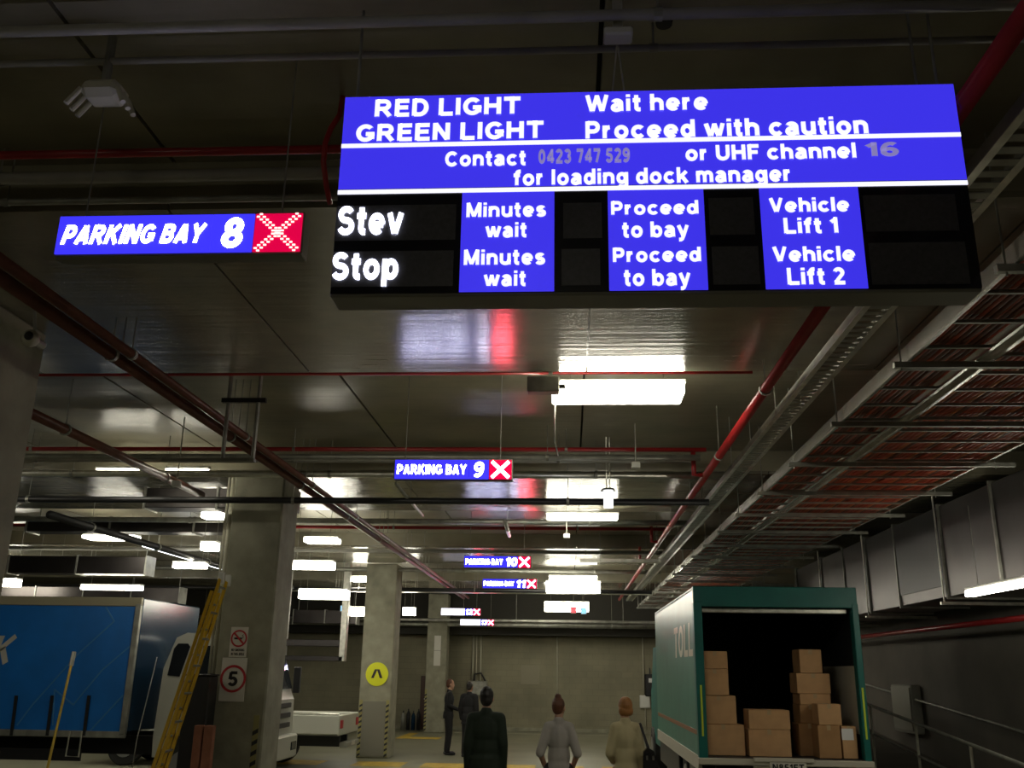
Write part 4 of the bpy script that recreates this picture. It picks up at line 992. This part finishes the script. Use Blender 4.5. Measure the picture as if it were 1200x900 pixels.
# ================================================================== people
def capsule(mb, p0, r0, p1, r1, flat=(1,1,1), n=12):
    p0, p1 = Vector(p0), Vector(p1); d = (p1-p0); Ln = d.length; d.normalize()
    up = Vector((0,1,0)) if abs(d.y) < .9 else Vector((1,0,0)); a = d.cross(up).normalized(); b = d.cross(a)
    rows = []
    for k in range(5): th = PI/2*(1-k/4); rows.append((p0-d*r0*math.sin(th), r0*math.cos(th)))
    for k in range(1,4): rows.append((p0+d*Ln*k/4, r0+(r1-r0)*k/4))
    for k in range(5): th = PI/2*k/4; rows.append((p1+d*r1*math.sin(th), r1*math.cos(th)))
    base = len(mb.v)
    for c, r in rows:
        r = max(r, 1e-4)
        for k in range(n):
            an = 2*PI*k/n; o = (math.cos(an)*a+math.sin(an)*b)*r
            mb.v.append((c.x+o.x*flat[0], c.y+o.y*flat[1], c.z+o.z*flat[2]))
    for i in range(len(rows)-1):
        for k in range(n): mb.f.append((base+i*n+k, base+i*n+(k+1)%n, base+(i+1)*n+(k+1)%n, base+(i+1)*n+k))
    mb.f.append(tuple(base+k for k in range(n))[::-1]); e = base+(len(rows)-1)*n; mb.f.append(tuple(e+k for k in range(n)))
def fuse(mb, name, m, voxel=.010, smooth=4, cut=None):
    """melt the overlapping volumes into one continuous skin"""
    me = mb.mesh(name, m); o = bpy.data.objects.new('tmp', me); COL.objects.link(o)
    r = o.modifiers.new('r', 'REMESH'); r.mode = 'VOXEL'; r.voxel_size = voxel; r.use_smooth_shade = True
    s = o.modifiers.new('s', 'SMOOTH'); s.iterations = smooth; s.factor = .5
    dg = bpy.context.evaluated_depsgraph_get(); dg.update()
    out = bpy.data.meshes.new_from_object(o.evaluated_get(dg)); out.name = name
    bpy.data.objects.remove(o)
    if cut:
        bm = bmesh.new(); bm.from_mesh(out)
        for (co, no) in cut:
            g = bm.verts[:]+bm.edges[:]+bm.faces[:]
            rs = bmesh.ops.bisect_plane(bm, geom=g, plane_co=co, plane_no=no, clear_outer=True)
            ed = [e for e in rs['geom_cut'] if isinstance(e, bmesh.types.BMEdge)]
            if ed: bmesh.ops.holes_fill(bm, edges=ed, sides=0)
        bm.to_mesh(out); bm.free()
    out.materials.clear(); out.materials.append(m)
    for p in out.polygons: p.use_smooth = True
    return out
def person(loc, rot, H, label, P):
    """figure facing +y in its own frame; P: pose and clothes"""
    t = thing('person', label, 'person', (0,0,0))
    s = H/1.75; fem = P.get('fem', False)
    sw = .125 if fem else .158; hw = .092 if fem else .09
    J = {}
    for k, sx in (('l',-1),('r',1)):
        J['sh'+k] = Vector((sx*sw, 0, 1.41)); J['el'+k] = Vector(P['el'+k]); J['wr'+k] = Vector(P['wr'+k])
        J['hp'+k] = Vector((sx*hw, 0, .92)); J['kn'+k] = Vector(P.get('kn'+k, (sx*.10, .02, .50))); J['an'+k] = Vector(P.get('an'+k, (sx*.105, -.02, .09)))
    hd = Vector((P.get('hx',0), .02, 1.635)); tb = P.get('turn', 0)
    body = MB()
    # torso
    body.ell((0,0,1.28), (sw*.90,.105,.19)); body.ell((0,0,1.08), (.105 if fem else .12,.09,.17)); body.ell((0,-.01,.95), (.13 if fem else .14,.11,.13))
    capsule(body, (0,-.0,1.40), .06, (hd.x*.6,.012,1.55), .052)
    capsule(body, J['shl']+Vector((.03,0,0)), .058, J['shr']-Vector((.03,0,0)), .058)
    ay = .04
    for k in 'lr':
        sx = -1 if k == 'l' else 1
        capsule(body, J['sh'+k], .052, J['el'+k], .040); capsule(body, J['el'+k], .040, J['wr'+k], .027)
        capsule(body, J['hp'+k], .085, J['kn'+k], .055); capsule(body, J['kn'+k], .055, J['an'+k], .038)
        f = J['an'+k]; capsule(body, f+Vector((0,-.02,-.05)), .034, f+Vector((sx*.02,.15,-.055)), .03)
        # hand: palm, four unequal curled fingers and a thumb
        w_ = J['wr'+k]; hv = (w_-J['el'+k]).normalized()
        hv = Vector(P.get('hd'+k, hv)).normalized()
        side = Vector(P.get('hs'+k, (0,1,0))); side = (side-hv*side.dot(hv)).normalized(); nn = hv.cross(side).normalized()*(-sx)
        palm = w_+hv*.05
        for q in (-.028,-.010,.010,.028): capsule(body, w_+hv*.01+side*q*.7, .016, w_+hv*.085+side*q, .014)
        for q, ln in ((.032,.070),(.011,.080),(-.010,.074),(-.030,.058)):
            b0 = w_+hv*.085+side*q; b1 = b0+(hv*.9+nn*.35)*ln*.55; b2 = b1+(hv*.6+nn*.8)*ln*.5
            capsule(body, b0, .0100, b1, .0095, n=8); capsule(body, b1, .0095, b2, .0085, n=8)
        tb0 = w_+hv*.03+side*.028; tb1 = tb0+(side*.8+hv*.8)*.032; capsule(body, tb0, .014, tb1, .0115, n=8); capsule(body, tb1, .0115, tb1+(hv+nn*.5).normalized()*.032, .0095, n=8)
    # head with face, turned about the neck
    R = Matrix.Rotation(tb, 3, 'Z')
    def hp(x, y, z): return hd+R @ Vector((x, y, z))
    hm = MB(); hm.ell((0,0,.02), (.076,.092,.105)); hm.ell((0,.022,-.045), (.058,.068,.065)); hm.ell((0,.085,-.020), (.014,.024,.026)); hm.ell((0,.078,-.062), (.024,.016,.010)); hm.ell((0,.066,-.098), (.026,.024,.018))
    hm.ell((0,.076,.030), (.05,.016,.014))
    for sx in (-1,1): hm.ell((sx*.077,-.008,-.008), (.011,.020,.031))
    for v in hm.v: body.v.append(tuple(hd+R @ Vector(v)))
    nb = len(body.v)-len(hm.v); body.f += [tuple(nb+i for i in f) for f in hm.f]
    def fin(mb):
        mb.v = [tuple(Vector(v)*s) for v in mb.v]; return mb
    o = obj('body', fuse(fin(body), 'body', M[P.get('skin','skin')], .0085, 3), None, t)
    for sx in (-1,1):
        e = hp(sx*.03,.080,.004); obj('eye', fin(MB().ell(e, (.011,.008,.007), 8, 6)), M['eye'], t, smooth=True)
    # hair
    hr = MB(); n0 = 0
    for (c, r) in P['hair']:
        k0 = len(hr.v); hr.ell((0,0,0), r); 
        for i in range(k0, len(hr.v)): hr.v[i] = tuple(hp(hr.v[i][0]+c[0], hr.v[i][1]+c[1], hr.v[i][2]+c[2]))
    obj('hair', fuse(fin(hr), 'hair', M[P['hairm']], .008, 2), None, t)
    # top
    g = P.get('loose', .02); cl = MB(); hem = P['hem']
    bw = P.get('belly', 0)
    q_ = .82 if fem else .92
    cl.ell((0,0,1.28), (sw*.95+g,.11+g,.20)); cl.ell((0,0,1.08), (.145*q_+g+bw,.105+g,.22)); cl.ell((0,-.01,.90), (.165*q_+g+bw,.12+g,.22))
    cl.ell((0,-.01,.78), (.17*q_+g+bw,.12+g,.16))
    capsule(cl, J['shl']+Vector((.03,0,.0)), .058+g*.7, J['shr']-Vector((.03,0,0)), .058+g*.7)
    capsule(cl, (0,0,1.42), .075+g*.3, (0,.0,1.48), .062+g*.3)
    for k in 'lr':
        el, wr, sh = J['el'+k], J['wr'+k], J['sh'+k]; f = P.get('sleeve', 1)
        capsule(cl, sh, .05+g*.8, el, .044+g*.6)
        if f > 0: capsule(cl, el, .043+g*.6, el+(wr-el)*f, .036+g*.5)
    obj(P['topname'], fuse(fin(cl), P['topname'], M[P['top']], .012, 5, [((0,0,hem*s),(0,0,-1))]), None, t)
    # bottom
    tr = MB(); tr.ell((0,-.01,.93), (.165,.12,.13))
    if P.get('skirt'):
        capsule(tr, (0,-.01,.92), .15, (0,0,.45), .165, (1,.8,1))
        obj('skirt', fuse(fin(tr), 'skirt', M['skirt'], .014, 4, [((0,0,.42*s),(0,0,-1))]), None, t)
    else:
        for k in 'lr':
            capsule(tr, J['hp'+k], .100, J['kn'+k], .075); capsule(tr, J['kn'+k], .075, J['an'+k]+Vector((0,0,.02)), .062)
        obj('trousers', fuse(fin(tr), 'trousers', M['trousers'], .014, 4, [((0,0,.06*s),(0,0,-1))]), None, t)
    for k in 'lr':
        sx = -1 if k == 'l' else 1; f = J['an'+k]; sh_ = MB()
        capsule(sh_, f+Vector((0,-.03,-.045)), .045, f+Vector((sx*.022,.16,-.05)), .042, (1,1,.9))
        obj('shoe', fuse(fin(sh_), 'shoe', M['leather'], .01, 2, [((0,0,.004),(0,0,-1))]), None, t)
    t.location = loc; t.rotation_euler.z = rot
    return t
HM = [((0,-.018,.035),(.084,.092,.104)), ((0,-.045,-.02),(.074,.062,.075))]
HM2 = [((0,-.022,.040),(.082,.088,.098)), ((0,-.05,-.01),(.07,.055,.07))]
# man in dark green jacket, back to us
person((-1.0,11.8,0), 0, 1.79, 'man in dark green jacket seen from behind, nearest of the three men', dict(
    ell=(-.205,-.05,1.13), elr=(.205,-.05,1.13), wrl=(-.20,.03,.87), wrr=(.20,.03,.87), hair=HM, hairm='hairblack', top='jacket', topname='jacket', hem=.80, loose=.03, belly=.015,
    knl=(-.10,.05,.5), anl=(-.11,.03,.09), knr=(.10,-.01,.5), anr=(.11,-.09,.09)))
# slim man in black turned to the right
person((-2.98,24.2,0), -PI/2+.25, 1.75, 'slim man in black suit turned to the right beside the farthest column', dict(
    ell=(-.20,-.04,1.15), elr=(.20,-.04,1.15), wrl=(-.08,.22,1.05), wrr=(.08,.22,1.05), hdl=(1,.2,-.2), hdr=(-1,.2,-.2), hair=HM2, hairm='hairbrown', top='suit', topname='jacket', hem=.84, loose=.015))
# man in black seen from behind, between the others
person((-2.42,23.6,0), -.35, 1.70, 'man in black coat standing between the slim man and the man in green', dict(
    ell=(-.215,-.03,1.13), elr=(.215,-.02,1.13), wrl=(-.21,.04,.90), wrr=(.21,.05,.90), hair=HM2, hairm='hairblack', top='suit', topname='coat', hem=.78, loose=.04, skin='skindark'))
# woman in grey top, arms bent to her hips
person((-.13,11.75,0), 0, 1.69, 'woman in loose grey top with brown hair in a bun, hands at her hips', dict(fem=True, turn=-.35,
    ell=(-.225,-.08,1.12), elr=(.225,-.08,1.12), wrl=(-.155,.05,.92), wrr=(.155,.05,.92), hdl=(.5,.3,-.8), hdr=(-.5,.3,-.8),
    hair=[((0,-.02,.035),(.082,.092,.10)), ((0,-.04,-.02),(.068,.055,.06)), ((0,-.03,.135),(.042,.042,.035))], hairm='hairbrown', top='tee', topname='top', hem=.80, loose=.022, sleeve=.05, belly=-.0))
# woman in cream cardigan
w2 = person((.655,11.75,0), .12, 1.70, 'woman in cream cardigan with auburn hair, looking up to the left', dict(fem=True, turn=.3,
    ell=(-.20,-.02,1.12), elr=(.185,.0,1.12), wrl=(-.12,.20,1.02), wrr=(.17,.14,.92), hdl=(.4,.8,0),
    hair=[((0,-.018,.035),(.088,.094,.105)), ((.0,-.05,-.03),(.082,.055,.065)), ((.05,-.03,-.03),(.045,.05,.06)), ((-.05,-.03,-.03),(.045,.05,.06))], hairm='hairauburn', top='cardigan', topname='cardigan', hem=.72, loose=.022, skirt=True))
# handbag
hb = Vector((.655+.255, 11.655, 0))
t = thing('handbag', 'black leather handbag hanging from the shoulder of the woman in cream', 'bag', (hb.x,hb.y,.86))
mb = MB()
for k, (z, w_, x) in enumerate(((.84,.16,.045),(.90,.19,.035),(1.05,.16,.005),(1.15,.11,-.02))): pass
bag = MB().prism([(hb.x-.075,.86),(hb.x+.11,.83),(hb.x+.14,.88),(hb.x+.06,1.13),(hb.x-.01,1.17),(hb.x-.06,1.12)], hb.y-.05, hb.y+.05)
obj('pouch', bag, M['leather'], t)
obj('strap', MB().beam((hb.x-.0,hb.y-.03,1.14),(hb.x-.085,hb.y+.04,1.425),(.014,0,.004),(0,.006,0)), M['leather'], t)
obj('strap', MB().beam((hb.x+.01,hb.y+.04,1.14),(hb.x-.085,hb.y+.12,1.425),(.014,0,.004),(0,.006,0)), M['leather'], t)
for dx in (-.02,.05): obj('buckle', MB().bbox(hb.x+dx-.012,hb.x+dx+.012,hb.y-.058,hb.y-.05,1.03,1.08,.003), M['chrome'], t)
